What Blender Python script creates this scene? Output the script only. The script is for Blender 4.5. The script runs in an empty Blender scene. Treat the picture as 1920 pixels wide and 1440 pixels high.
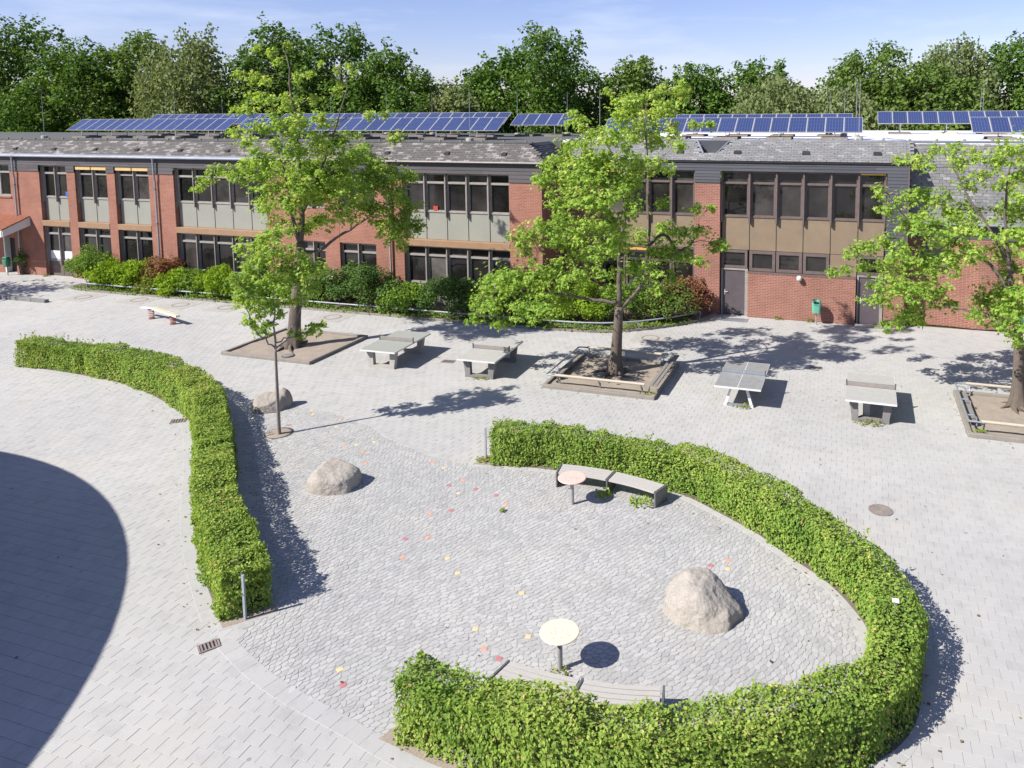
import bpy, bmesh, math, random
import numpy as np
from mathutils import Vector, Matrix, noise

scene = bpy.context.scene
col = scene.collection
rng = np.random.default_rng(11)
random.seed(11)
PI = math.pi

# ------------------------------------------------------------------ camera
# world: X runs along the school front, Y away from the camera, Z up, metres
TH = -0.317
CAM_H = 9.80
F_PX, PITCH, ROLL, PPX, PPY = 1452.76, 0.100308, -0.0059837, 1130.75, 358.96
_fw = np.array([0, math.cos(PITCH), -math.sin(PITCH)])
_up = np.array([0, math.sin(PITCH), math.cos(PITCH)])
_rt = np.array([1.0, 0, 0])
_r2 = math.cos(ROLL) * _rt + math.sin(ROLL) * _up
_u2 = -math.sin(ROLL) * _rt + math.cos(ROLL) * _up
_R = np.array([[math.cos(TH), math.sin(TH), 0], [-math.sin(TH), math.cos(TH), 0], [0, 0, 1]])
CF, CR, CU = _R @ _fw, _R @ _r2, _R @ _u2
cd = bpy.data.cameras.new('camera')
cam = bpy.data.objects.new('camera', cd)
col.objects.link(cam)
cam.matrix_world = Matrix(((CR[0], CU[0], -CF[0], 0), (CR[1], CU[1], -CF[1], 0), (CR[2], CU[2], -CF[2], CAM_H), (0, 0, 0, 1)))
cd.sensor_fit = 'HORIZONTAL'
cd.sensor_width = 36
cd.lens = F_PX / 1920 * 36
cd.shift_x = (960 - PPX) / 1920
cd.shift_y = (PPY - 720) / 1920
cd.clip_end = 3000
scene.camera = cam

def in_view(P, mu=350, mv=350):
    """rows of P that the camera (or one a step beside it) can see; used only to leave out unseen pieces"""
    d = P - np.array([0, 0, CAM_H])
    z = d @ CF
    z = np.where(z < .5, .5, z)
    u = PPX + F_PX * (d @ CR) / z
    v = PPY - F_PX * (d @ CU) / z
    return (d @ CF > .5) & (u > -mu) & (u < 1920 + mu) & (v > -mv) & (v < 1440 + mv)

# ------------------------------------------------------------------ light
SUN_EL = math.radians(41.5)
SUN_AZ = math.radians(46.0)            # heading the light travels to, from +X towards +Y
L = Vector((math.cos(SUN_AZ) * math.cos(SUN_EL), math.sin(SUN_AZ) * math.cos(SUN_EL), -math.sin(SUN_EL)))
sd = bpy.data.lights.new('sun', 'SUN')
sd.energy = 4.6
sd.angle = math.radians(0.53)
sd.color = (1.0, 0.955, 0.89)
sun = bpy.data.objects.new('sun', sd)
col.objects.link(sun)
sun.rotation_euler = L.to_track_quat('-Z', 'Y').to_euler()
sun.location = (-40, -40, 60)

w = bpy.data.worlds.new('World')
scene.world = w
w.use_nodes = True
nt = w.node_tree
nt.nodes.clear()
sky = nt.nodes.new('ShaderNodeTexSky')
sky.sky_type = 'NISHITA'
sky.sun_disc = False
sky.sun_elevation = SUN_EL
sky.sun_rotation = math.atan2(-math.cos(SUN_AZ), -math.sin(SUN_AZ))
sky.altitude = 50
sky.air_density = 1.0
sky.dust_density = 0.3
sky.ozone_density = 4.0
bg = nt.nodes.new('ShaderNodeBackground')
bg.inputs['Strength'].default_value = 0.076
wo = nt.nodes.new('ShaderNodeOutputWorld')
# thin high cloud wisps, laid out on the sky itself by direction
tc = nt.nodes.new('ShaderNodeTexCoord')
mp = nt.nodes.new('ShaderNodeMapping')
mp.inputs['Scale'].default_value = (2.2, 2.2, 13.0)
mp.inputs['Location'].default_value = (3.7, 1.9, 0.3)
n1 = nt.nodes.new('ShaderNodeTexNoise')
n1.inputs['Scale'].default_value = 1.6
n1.inputs['Detail'].default_value = 7
n1.inputs['Roughness'].default_value = 0.58
rp = nt.nodes.new('ShaderNodeValToRGB')
rp.color_ramp.elements[0].position = 0.50
rp.color_ramp.elements[1].position = 0.78
rp.color_ramp.elements[1].color = (0.45, 0.45, 0.45, 1)
mxw = nt.nodes.new('ShaderNodeMix')
mxw.data_type = 'RGBA'
mxw.inputs['B'].default_value = (7.0, 7.4, 8.2, 1)
nt.links.new(tc.outputs['Generated'], mp.inputs['Vector'])
nt.links.new(mp.outputs['Vector'], n1.inputs['Vector'])
nt.links.new(n1.outputs['Fac'], rp.inputs['Fac'])
nt.links.new(rp.outputs['Color'], mxw.inputs['Factor'])
wb = nt.nodes.new('ShaderNodeMix')
wb.data_type = 'RGBA'
wb.blend_type = 'MULTIPLY'
wb.inputs['Factor'].default_value = 1.0
wb.inputs['B'].default_value = (1.05, .90, 1.08, 1)
nt.links.new(sky.outputs['Color'], wb.inputs['A'])
nt.links.new(wb.outputs['Result'], mxw.inputs['A'])
nt.links.new(mxw.outputs['Result'], bg.inputs['Color'])
nt.links.new(bg.outputs['Background'], wo.inputs['Surface'])

scene.view_settings.view_transform = 'Standard'
scene.view_settings.look = 'None'
scene.view_settings.gamma = 1.0
scene.view_settings.use_curve_mapping = False
scene.view_settings.exposure = 0.92
scene.render.engine = 'CYCLES'
scene.cycles.max_bounces = 4
scene.cycles.diffuse_bounces = 2
scene.cycles.glossy_bounces = 2
scene.cycles.transmission_bounces = 3
scene.cycles.transparent_max_bounces = 8

# ------------------------------------------------------------------ materials
M = {}
def _new(name):
    m = bpy.data.materials.new(name)
    m.use_nodes = True
    n = m.node_tree
    b = n.nodes['Principled BSDF']
    M[name] = m
    return m, n, b

def _vec(n, scale=1.0, stretch=None):
    t = n.nodes.new('ShaderNodeTexCoord')
    if stretch:
        p = n.nodes.new('ShaderNodeMapping')
        p.inputs['Scale'].default_value = stretch
        n.links.new(t.outputs['Object'], p.inputs['Vector'])
        return p.outputs['Vector']
    return t.outputs['Object']

def _noise(n, vec, scale, detail=4, rough=.55):
    x = n.nodes.new('ShaderNodeTexNoise')
    x.inputs['Scale'].default_value = scale
    x.inputs['Detail'].default_value = detail
    x.inputs['Roughness'].default_value = rough
    n.links.new(vec, x.inputs['Vector'])
    return x.outputs['Fac']

def _math(n, op, a, b=None):
    x = n.nodes.new('ShaderNodeMath')
    x.operation = op
    for i, s in enumerate((a, b)):
        if s is None: continue
        if isinstance(s, (int, float)): x.inputs[i].default_value = s
        else: n.links.new(s, x.inputs[i])
    return x.outputs[0]

def _ramp(n, fac, stops):
    x = n.nodes.new('ShaderNodeValToRGB')
    e = x.color_ramp.elements
    while len(e) < len(stops): e.new(.5)
    for i, (p, c) in enumerate(stops):
        e[i].position = p
        e[i].color = (*c, 1)
    n.links.new(fac, x.inputs['Fac'])
    return x.outputs['Color']

def _mix(n, fac, a, b, blend='MIX'):
    x = n.nodes.new('ShaderNodeMix')
    x.data_type = 'RGBA'
    x.blend_type = blend
    for k, s in (('Factor', fac), ('A', a), ('B', b)):
        if isinstance(s, (int, float)): x.inputs[k].default_value = s
        elif isinstance(s, tuple): x.inputs[k].default_value = (*s, 1)
        else: n.links.new(s, x.inputs[k])
    return x.outputs['Result']

def _bump(n, b, h, strength, dist=.01):
    x = n.nodes.new('ShaderNodeBump')
    x.inputs['Strength'].default_value = strength
    x.inputs['Distance'].default_value = dist
    n.links.new(h, x.inputs['Height'])
    n.links.new(x.outputs['Normal'], b.inputs['Normal'])

def _tint(n):
    """per-piece random number: stored on the piece in joined meshes, the object's own otherwise"""
    a = n.nodes.new('ShaderNodeAttribute')
    a.attribute_name = 'tint'
    o = n.nodes.new('ShaderNodeObjectInfo')
    return _math(n, 'FRACT', _math(n, 'ADD', a.outputs['Fac'], o.outputs['Random']))

def plain(name, c, rough=.7, var=.12, scale=6, bump=.0, bscale=60, metal=0, stretch=None, spec=.5, fine=0, k=.74):
    c = tuple(x * k for x in c)
    m, n, b = _new(name)
    v = _vec(n, 1, stretch)
    f = _noise(n, v, scale)
    lo = tuple(x * (1 - var) for x in c)
    hi = tuple(min(1, x * (1 + var)) for x in c)
    cc = _ramp(n, f, [(.3, lo), (.7, hi)])
    if fine:
        f2 = _noise(n, v, fine, 2)
        cc = _mix(n, .55, cc, _ramp(n, f2, [(.25, tuple(x * .55 for x in c)), (.75, tuple(min(1, x * 1.35) for x in c))]))
    n.links.new(cc, b.inputs['Base Color'])
    b.inputs['Roughness'].default_value = rough
    b.inputs['Metallic'].default_value = metal
    b.inputs['Specular IOR Level'].default_value = spec
    if bump: _bump(n, b, _noise(n, v, bscale, 5), bump)
    return m

def tinted(name, c0, c1, rough=.85, k=.74, dust=0, large=None, lscale=.35, fine=70, fv=.10, bump=.25, lich=None):
    """stone pieces: every piece its own shade, broad weathering and a fine grain over them"""
    c0, c1 = tuple(x * k for x in c0), tuple(x * k for x in c1)
    m, n, b = _new(name)
    t = _tint(n)
    g = n.nodes.new('ShaderNodeNewGeometry')
    pos = g.outputs['Position']
    c = _ramp(n, t, [(0, c0), (1, c1)])
    f = _noise(n, pos, fine, 3)
    c = _mix(n, 1.0, c, _ramp(n, f, [(.25, (1 - fv,) * 3), (.75, (1 + fv,) * 3)]), 'MULTIPLY')
    if large:
        f2 = _noise(n, pos, lscale, 5, .6)
        c = _mix(n, 1.0, c, _ramp(n, f2, [(.32, large), (.66, (1, 1, 1))]), 'MULTIPLY')
    if dust:
        d1 = _noise(n, pos, .42, 6, .68)
        c = _mix(n, _math(n, 'MULTIPLY', _ramp(n, d1, [(.52, (0, 0, 0)), (.72, (1, 1, 1))]), dust), c, (.42, .385, .33))
        d2 = _noise(n, pos, 1.7, 6, .72)
        c = _mix(n, 1.0, c, _ramp(n, d2, [(.36, (.90, .90, .90)), (.50, (1, 1, 1)), (.66, (1, 1, 1)), (.78, (1.06, 1.055, 1.045))]), 'MULTIPLY')
        vo = n.nodes.new('ShaderNodeTexVoronoi')
        vo.inputs['Scale'].default_value = 1.25
        n.links.new(pos, vo.inputs['Vector'])
        c = _mix(n, 1.0, c, _ramp(n, vo.outputs['Distance'], [(.035, (.66, .65, .64)), (.06, (1, 1, 1))]), 'MULTIPLY')
    if lich:
        f3 = _noise(n, pos, lich[1], 5, .65)
        f3 = _math(n, 'ADD', f3, _math(n, 'MULTIPLY', _math(n, 'SUBTRACT', t, .5), lich[3]))
        c = _mix(n, _ramp(n, f3, [(lich[2] - .06, (0, 0, 0)), (lich[2] + .16, (.85, .85, .85))]), c, lich[0])
    n.links.new(c, b.inputs['Base Color'])
    b.inputs['Roughness'].default_value = rough
    b.inputs['Specular IOR Level'].default_value = .3
    if bump: _bump(n, b, f, bump, .004)
    return m

def leafmat(name, stops, transl=.33, rough=.55, spec=.08):
    m, n, b = _new(name)
    a = n.nodes.new('ShaderNodeAttribute')
    a.attribute_name = 'tint'
    c = _ramp(n, a.outputs['Fac'], stops)
    n.links.new(c, b.inputs['Base Color'])
    b.inputs['Roughness'].default_value = rough
    b.inputs['Specular IOR Level'].default_value = spec
    tr = n.nodes.new('ShaderNodeBsdfTranslucent')
    n.links.new(_mix(n, 1.0, c, (1.25, 1.15, .55), 'MULTIPLY'), tr.inputs['Color'])
    mx = n.nodes.new('ShaderNodeMixShader')
    mx.inputs[0].default_value = transl
    n.links.new(b.outputs[0], mx.inputs[1])
    n.links.new(tr.outputs[0], mx.inputs[2])
    n.links.new(mx.outputs[0], n.nodes['Material Output'].inputs['Surface'])
    return m

def brickmat(name, c1, c2, mortar, wid=.25, row=.075):
    c1, c2, mortar = (tuple(x * .74 for x in q) for q in (c1, c2, mortar))
    m, n, b = _new(name)
    g = n.nodes.new('ShaderNodeNewGeometry')
    s = n.nodes.new('ShaderNodeSeparateXYZ')
    n.links.new(g.outputs['Position'], s.inputs[0])
    cb = n.nodes.new('ShaderNodeCombineXYZ')
    n.links.new(_math(n, 'ADD', s.outputs['X'], s.outputs['Y']), cb.inputs[0])
    n.links.new(s.outputs['Z'], cb.inputs[1])
    br = n.nodes.new('ShaderNodeTexBrick')
    n.links.new(cb.outputs[0], br.inputs['Vector'])
    br.inputs['Color1'].default_value = (*c1, 1)
    br.inputs['Color2'].default_value = (*c2, 1)
    br.inputs['Mortar'].default_value = (*mortar, 1)
    br.inputs['Scale'].default_value = 1
    br.inputs['Mortar Size'].default_value = .006
    br.inputs['Mortar Smooth'].default_value = .3
    br.inputs['Bias'].default_value = -.2
    br.inputs['Brick Width'].default_value = wid
    br.inputs['Row Height'].default_value = row
    f = _noise(n, g.outputs['Position'], .8, 5, .6)
    c = _mix(n, 1.0, br.outputs['Color'], _ramp(n, f, [(.3, (.82, .80, .80)), (.7, (1.08, 1.08, 1.08))]), 'MULTIPLY')
    n.links.new(c, b.inputs['Base Color'])
    b.inputs['Roughness'].default_value = .9
    b.inputs['Specular IOR Level'].default_value = .2
    _bump(n, b, _math(n, 'SUBTRACT', 1.0, br.outputs['Fac']), .6, .012)
    return m

tinted('slab', (.516, .506, .482), (.545, .535, .510), large=(.87, .875, .885), lscale=.22, fine=90, fv=.05, dust=.45)
tinted('cobble', (.465, .46, .442), (.575, .568, .545), large=(.85, .855, .87), lscale=.25, fine=110, fv=.06, dust=.4)
tinted('border_slab', (.505, .497, .477), (.535, .527, .506), large=(.87, .875, .885), lscale=.22, fine=80, fv=.05, dust=.6)
plain('bedding', (.50, .488, .465), .95, .2, 3, .3, 60, fine=50)
plain('joint_sand', (.385, .375, .355), .95, .2, 3, fine=50)
plain('hedge_inside', (.07, .10, .03), .95, .3, 6)
plain('grass', (.07, .11, .03), .95, .3, 2, fine=20)
plain('soil', (.37, .31, .25), .95, .18, 2.5, .6, 30, fine=35)
plain('dark_soil', (.19, .155, .12), .95, .3, 3, .6, 30, fine=30)
plain('stone_red', (.40, .15, .16), .8, .12, 8, .15, 90, k=1)
plain('stone_orange', (.58, .28, .19), .8, .12, 8, .15, 90, k=1)
plain('stone_yellow', (.58, .44, .25), .8, .12, 8, .15, 90, k=1)
plain('kerb', (.30, .27, .235), .9, .2, 4, .4, 40, fine=60)
plain('kerb_timber', (.25, .215, .18), .9, .25, 3, .4, 40, stretch=(1, 1, 6))
brickmat('brick', (.41, .166, .112), (.33, .13, .09), (.47, .37, .30))
brickmat('brick_right', (.375, .155, .108), (.30, .122, .086), (.56, .45, .39), row=.079)
tinted('slate_left', (.125, .115, .108), (.155, .143, .135), rough=.75, fine=40, fv=.12, lich=((.27, .25, .237), 1.6, .66, .62))
tinted('slate_right', (.235, .233, .23), (.29, .287, .283), rough=.8, fine=40, fv=.10, large=(.80, .80, .81), lscale=1.1, lich=((.34, .335, .325), 1.6, .72, .5))
tinted('slate_dark', (.035, .035, .04), (.07, .07, .078), rough=.6, fine=40, fv=.15)
tinted('cladding', (.075, .078, .092), (.105, .108, .125), rough=.6, fine=30, fv=.12)
tinted('cladding_left', (.085, .078, .082), (.115, .105, .11), rough=.65, fine=30, fv=.12)
plain('bitumen', (.115, .118, .112), .9, .25, .6, .3, 50, fine=30)
plain('white_membrane', (.74, .74, .75), .6, .06, .5, .05, 8, k=1)
plain('zinc', (.42, .45, .49), .42, .15, 2, metal=.55)
plain('steel', (.44, .445, .45), .42, .12, 5, metal=.25)
plain('dark_steel', (.16, .17, .19), .45, .2, 6, metal=.6)
plain('painted_steel', (.33, .37, .42), .45, .15, 5, metal=.3)
plain('iron', (.30, .245, .225), .7, .35, 10, .3, 60, fine=40)
plain('frame_brown', (.165, .125, .115), .5, .12, 4)
plain('frame_grey', (.36, .33, .30), .5, .12, 4)
plain('rail_grey', (.36, .39, .43), .5, .12, 4)
plain('mullion_grey', (.31, .275, .25), .5, .12, 4)
plain('dark_frame', (.05, .042, .04), .5, .15, 4)
plain('door_brown', (.115, .095, .105), .45, .1, 3, .05, 90)
plain('panel_green', (.325, .325, .275), .6, .05, 1.0)
plain('panel_tan', (.275, .205, .135), .6, .09, 1.6)
plain('panel_brown', (.17, .125, .11), .6, .12, 2)
plain('beam_brown', (.36, .215, .12), .6, .1, 1.5)
plain('blind_yellow', (.75, .44, .08), .7, .1, 3)
plain('blind_cream', (.68, .47, .20), .7, .12, 5, stretch=(3, 1, 1))
plain('white_paint', (.66, .66, .65), .5, .05, 3, k=1)
plain('concrete', (.46, .44, .40), .9, .14, 3, .35, 60, fine=50)
plain('concrete_dark', (.24, .235, .225), .9, .2, 4, .35, 60, fine=50)
plain('table_green', (.36, .375, .335), .8, .08, 4, .1, 90, fine=60)
plain('table_grey', (.47, .46, .43), .8, .1, 5, .15, 90, fine=60)
plain('table_steel', (.43, .43, .42), .45, .1, 5, .1, 60, metal=.3)
plain('white_edge', (.74, .73, .71), .6, .06, 5)
plain('weathered_wood', (.53, .505, .465), .8, .14, 3, .25, 40, stretch=(2, 14, 14), fine=30)
plain('pale_wood', (.54, .48, .38), .75, .14, 3, .2, 40, stretch=(2, 14, 14), fine=20)
plain('grey_wood', (.27, .245, .22), .85, .2, 3, .3, 40, stretch=(14, 2, 14), fine=25)
plain('table_pink', (.72, .43, .37), .5, .04, 5, k=1)
plain('table_cream', (.70, .585, .42), .5, .04, 5, k=1)
plain('peg_dark', (.12, .07, .06), .6, .1, 5)
plain('plate_grey', (.20, .205, .21), .5, .15, 5, .05, 40, metal=.4)
plain('bin_green', (.045, .22, .13), .45, .1, 4)
plain('bin_green_pale', (.15, .46, .32), .45, .1, 4)
plain('black', (.012, .012, .013), .6, .1, 4)
plain('spring_red', (.55, .20, .18), .5, .15, 5)
plain('beam_yellow', (.72, .64, .38), .6, .1, 5)
plain('terracotta', (.56, .24, .14), .85, .2, 4, .3, 40)
plain('bark', (.155, .125, .10), .95, .3, 4, 1.0, 16, stretch=(1, 1, .25), fine=22)
plain('bark_pale', (.30, .265, .23), .9, .25, 4, .7, 20, stretch=(1, 1, .3), fine=25)
plain('bark_dark', (.075, .062, .05), .95, .3, 4, .8, 14, stretch=(1, 1, .25))
plain('boulder', (.42, .38, .33), .9, .22, 2.6, 1.0, 22, fine=34)
plain('boulder_grey', (.37, .33, .285), .9, .22, 2.4, 1.0, 22, fine=34)
plain('sticker_blue', (.04, .16, .55), .5, .1, 5)
plain('red_cloth', (.5, .05, .03), .7, .1, 5)
plain('conductor', (.45, .47, .5), .4, .1, 5, metal=.6)
plain('render_wall', (.55, .52, .48), .9, .1, 1)

m, n, b = _new('pane')
g_ = n.nodes.new('ShaderNodeNewGeometry')
f_ = _noise(n, g_.outputs['Position'], .9, 3)
oi_ = n.nodes.new('ShaderNodeObjectInfo')
n.links.new(_mix(n, 1.0, _ramp(n, f_, [(.35, (.5, .5, .5)), (.7, (1.6, 1.5, 1.45))]), _ramp(n, oi_.outputs['Random'], [(0, (.008, .008, .009)), (.5, (.022, .021, .021)), (.8, (.045, .043, .042)), (1, (.09, .086, .082))]), 'MULTIPLY'), b.inputs['Base Color'])  # varied pane tones: reflections and rooms behind put into the base colour
b.inputs['Roughness'].default_value = .025
b.inputs['IOR'].default_value = 1.45
b.inputs['Specular IOR Level'].default_value = .5
_bump(n, b, _noise(n, g_.outputs['Position'], 1.3, 1), .03, .02)

m, n, b = _new('solar_cell')
t_ = n.nodes.new('ShaderNodeTexCoord')
s_ = n.nodes.new('ShaderNodeSeparateXYZ')
n.links.new(t_.outputs['Object'], s_.inputs[0])
def _line(o, pitch, half):
    a = _math(n, 'FRACT', _math(n, 'DIVIDE', o, pitch))
    return _math(n, 'LESS_THAN', _math(n, 'ABSOLUTE', _math(n, 'SUBTRACT', a, .5)), half)
gx = _line(s_.outputs['X'], .135, .045)
gy = _line(s_.outputs['Y'], .135, .045)
oi = n.nodes.new('ShaderNodeObjectInfo')
cell = _ramp(n, oi.outputs['Random'], [(0, (.018, .030, .095)), (1, (.028, .044, .13))])
n.links.new(_mix(n, _math(n, 'MAXIMUM', gx, gy), cell, (.10, .125, .20)), b.inputs['Base Color'])
b.inputs['Roughness'].default_value = .22
b.inputs['Specular IOR Level'].default_value = .6

leafmat('hedge_leaf', [(0, (.11, .205, .04)), (.3, (.185, .30, .055)), (.6, (.27, .38, .075)), (.85, (.37, .455, .105)), (.94, (.46, .45, .14)), (1, (.46, .28, .16))], .38)
leafmat('maple_leaf', [(0, (.19, .33, .06)), (.5, (.31, .46, .09)), (.85, (.43, .55, .13)), (1, (.56, .60, .19))], .5)
leafmat('oak_leaf', [(0, (.055, .115, .024)), (.6, (.105, .19, .034)), (1, (.19, .28, .055))], .32)
leafmat('ash_leaf', [(0, (.08, .14, .032)), (.6, (.135, .21, .046)), (1, (.21, .29, .068))], .34)
leafmat('birch_leaf', [(0, (.125, .165, .06)), (.6, (.195, .245, .10)), (1, (.27, .315, .135))], .36)
leafmat('shrub_dark', [(0, (.045, .10, .025)), (.6, (.095, .17, .04)), (1, (.18, .26, .08))], .25)
leafmat('shrub_mid', [(0, (.085, .165, .028)), (.6, (.17, .28, .042)), (1, (.27, .37, .065))], .32)
leafmat('shrub_bright', [(0, (.13, .24, .02)), (.6, (.26, .39, .035)), (1, (.37, .48, .06))], .4)
leafmat('shrub_red', [(0, (.11, .05, .035)), (.5, (.25, .10, .065)), (.8, (.24, .19, .06)), (1, (.33, .15, .10))], .3)
leafmat('shrub_rose', [(0, (.065, .135, .03)), (.6, (.14, .225, .045)), (.8, (.2, .25, .06)), (.86, (.45, .08, .09)), (1, (.40, .13, .11))], .3)
leafmat('shrub_blossom', [(0, (.06, .13, .035)), (.7, (.14, .235, .06)), (.86, (.23, .30, .11)), (.93, (.62, .56, .50)), (1, (.68, .62, .56))], .28)
leafmat('weed_leaf', [(0, (.13, .17, .025)), (.6, (.21, .26, .04)), (1, (.34, .30, .11))], .3)
leafmat('litter_leaf', [(0, (.10, .065, .04)), (.6, (.20, .14, .08)), (1, (.27, .24, .10))], .15)

# ------------------------------------------------------------------ helpers
WL = {}                                   # world position of every parent object
def tag(o, label=None, cat=None, group=None, kind=None):
    if label: o['label'] = label
    if cat: o['category'] = cat
    if group: o['group'] = group
    if kind: o['kind'] = kind
    return o

def thing(name, label, cat, loc=(0, 0, 0), rz=0, group=None):
    o = bpy.data.objects.new(name, None)
    o.empty_display_size = .2
    o.location = loc
    o.rotation_euler = (0, 0, rz)
    col.objects.link(o)
    WL[o] = Vector(loc)
    return tag(o, label, cat, group)

def put(name, me, mat, parent=None, loc=None, rot=None):
    o = bpy.data.objects.new(name, me)
    if mat is not None and len(me.materials) == 0:
        for k in ([mat] if isinstance(mat, str) else mat): me.materials.append(M[k])
    col.objects.link(o)
    if parent is not None: o.parent = parent
    if loc is not None: o.location = loc
    if rot is not None: o.rotation_euler = rot
    base = WL.get(parent, Vector((0, 0, 0)))
    WL[o] = base + Vector(o.location)
    return o

def np_mesh(name, V, F, tint=None, smooth=False):
    """V (n,3), F (m,k) with one k"""
    me = bpy.data.meshes.new(name)
    V = np.ascontiguousarray(V, np.float32)
    F = np.ascontiguousarray(F, np.int32)
    k = F.shape[1]
    me.vertices.add(len(V))
    me.vertices.foreach_set('co', V.ravel())
    me.loops.add(F.size)
    me.loops.foreach_set('vertex_index', F.ravel())
    me.polygons.add(len(F))
    me.polygons.foreach_set('loop_start', np.arange(0, F.size, k, dtype=np.int32))
    try: me.polygons.foreach_set('loop_total', np.full(len(F), k, np.int32))
    except Exception: pass
    me.polygons.foreach_set('use_smooth', np.full(len(F), smooth, bool))
    if tint is not None:
        a = me.attributes.new('tint', 'FLOAT', 'POINT')
        a.data.foreach_set('value', np.ascontiguousarray(tint, np.float32))
    me.update(calc_edges=True)
    return me

class MB:
    def __init__(s): s.v = []; s.f = []
    def add(s, V, F):
        o = len(s.v)
        s.v += [tuple(p) for p in V]
        s.f += [tuple(i + o for i in q) for q in F]
        return s
    def box(s, x0, x1, y0, y1, z0, z1):
        return s.add([(x0, y0, z0), (x1, y0, z0), (x1, y1, z0), (x0, y1, z0), (x0, y0, z1), (x1, y0, z1), (x1, y1, z1), (x0, y1, z1)],
                     [(0, 3, 2, 1), (4, 5, 6, 7), (0, 1, 5, 4), (1, 2, 6, 5), (2, 3, 7, 6), (3, 0, 4, 7)])
    def prism(s, poly, z0, z1):
        n = len(poly)
        V = [(p[0], p[1], z0) for p in poly] + [(p[0], p[1], z1) for p in poly]
        F = [tuple(range(n - 1, -1, -1)), tuple(range(n, 2 * n))] + [(i, (i + 1) % n, n + (i + 1) % n, n + i) for i in range(n)]
        return s.add(V, F)
    def xprism(s, poly, x0, x1):
        """polygon given in (y, z), swept along x"""
        n = len(poly)
        V = [(x0, p[0], p[1]) for p in poly] + [(x1, p[0], p[1]) for p in poly]
        F = [tuple(range(n)), tuple(range(2 * n - 1, n - 1, -1))] + [(i + n, (i + 1) % n + n, (i + 1) % n, i) for i in range(n)]
        return s.add(V, F)
    def yprism(s, poly, y0, y1):
        """polygon given in (x, z), swept along y"""
        n = len(poly)
        V = [(p[0], y0, p[1]) for p in poly] + [(p[0], y1, p[1]) for p in poly]
        F = [tuple(range(n)), tuple(range(2 * n - 1, n - 1, -1))] + [(i + n, (i + 1) % n + n, (i + 1) % n, i) for i in range(n)]
        return s.add(V, F)
    def tube(s, pts, rad, k=8, cap=True):
        pts = [Vector(p) for p in pts]
        n = len(pts)
        if not hasattr(rad, '__len__'): rad = [rad] * n
        d0 = (pts[1] - pts[0]).normalized()
        a = d0.orthogonal().normalized()
        V = []
        for i in range(n):
            d = (pts[min(i + 1, n - 1)] - pts[max(i - 1, 0)]).normalized()
            a = (a - d * a.dot(d)).normalized()
            bb = d.cross(a)
            for j in range(k):
                t = 2 * PI * j / k
                V.append(pts[i] + (a * math.cos(t) + bb * math.sin(t)) * rad[i])
        F = [(i * k + j, i * k + (j + 1) % k, (i + 1) * k + (j + 1) % k, (i + 1) * k + j) for i in range(n - 1) for j in range(k)]
        if cap: F += [tuple(range(k - 1, -1, -1)), tuple(range((n - 1) * k, n * k))]
        return s.add(V, F)
    def lathe(s, prof, k=24, c=(0, 0)):
        V = []; F = []
        for r, z in prof:
            for j in range(k):
                t = 2 * PI * j / k
                V.append((c[0] + r * math.cos(t), c[1] + r * math.sin(t), z))
        for i in range(len(prof) - 1):
            for j in range(k):
                F.append((i * k + j, i * k + (j + 1) % k, (i + 1) * k + (j + 1) % k, (i + 1) * k + j))
        F += [tuple(range(k - 1, -1, -1)), tuple(range((len(prof) - 1) * k, len(prof) * k))]
        return s.add(V, F)
    def build(s, name, mat, parent=None, world=True, smooth=False, bevel=0):
        me = bpy.data.meshes.new(name)
        off = WL.get(parent, Vector((0, 0, 0))) if world else Vector((0, 0, 0))
        me.from_pydata([(p[0] - off[0], p[1] - off[1], p[2] - off[2]) for p in s.v], [], s.f)
        if bevel:
            bm = bmesh.new()
            bm.from_mesh(me)
            bmesh.ops.bevel(bm, geom=list(bm.edges), offset=bevel, segments=1, affect='EDGES', clamp_overlap=True)
            bm.to_mesh(me)
            bm.free()
        if smooth:
            me.polygons.foreach_set('use_smooth', np.ones(len(me.polygons), bool))
        me.update()
        return put(name, me, mat, parent)

def euler_R(R): return Matrix([list(map(float, r)) for r in R]).to_euler()

def scatter(TV, TF, Rm, loc, scale=None, tint=None):
    """joined copies of a template (k,3)/(m,q) at rotations Rm (n,3,3) and places loc (n,3)"""
    n = len(loc); k = len(TV)
    V = np.einsum('nij,kj->nki', Rm, TV)
    if scale is not None: V *= scale[:, None, None]
    V += loc[:, None, :]
    F = (TF[None] + (np.arange(n) * k)[:, None, None]).reshape(-1, TF.shape[1])
    T = None if tint is None else np.repeat(tint, k)
    return V.reshape(-1, 3), F, T

def frames(N, spin):
    """rotation matrices whose local z is N, spun about it"""
    N = N / np.linalg.norm(N, axis=1)[:, None]
    ref = np.where(np.abs(N[:, 2:3]) < .95, np.array([[0, 0, 1.]]), np.array([[1., 0, 0]]))
    X = np.cross(ref, N); X /= np.linalg.norm(X, axis=1)[:, None]
    Y = np.cross(N, X)
    c, s = np.cos(spin)[:, None], np.sin(spin)[:, None]
    return np.stack([X * c + Y * s, -X * s + Y * c, N], axis=2)

# leaf shapes, base at the origin, about one unit long
OVAL = (np.array([(0, 0, 0), (.37, .45, .07), (0, 1, -.05), (-.37, .45, .07)]), np.array([(0, 1, 2), (0, 2, 3)]))
MAPLE = (np.array([(0, 0, 0), (.62, .46, -.05), (.2, .58, .05), (0, 1.05, -.10), (-.2, .58, .05), (-.62, .46, -.05)]), np.array([(0, 1, 2), (0, 2, 4), (2, 3, 4), (0, 4, 5)]))
SPRAY = (np.array([(0, 0, 0), (.50, .30, .12), (.34, .85, -.05), (0, .62, .1), (-.30, 1.0, -.08), (-.52, .38, .1)]), np.array([(0, 1, 3), (1, 2, 3), (0, 3, 5), (3, 4, 5)]))

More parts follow.
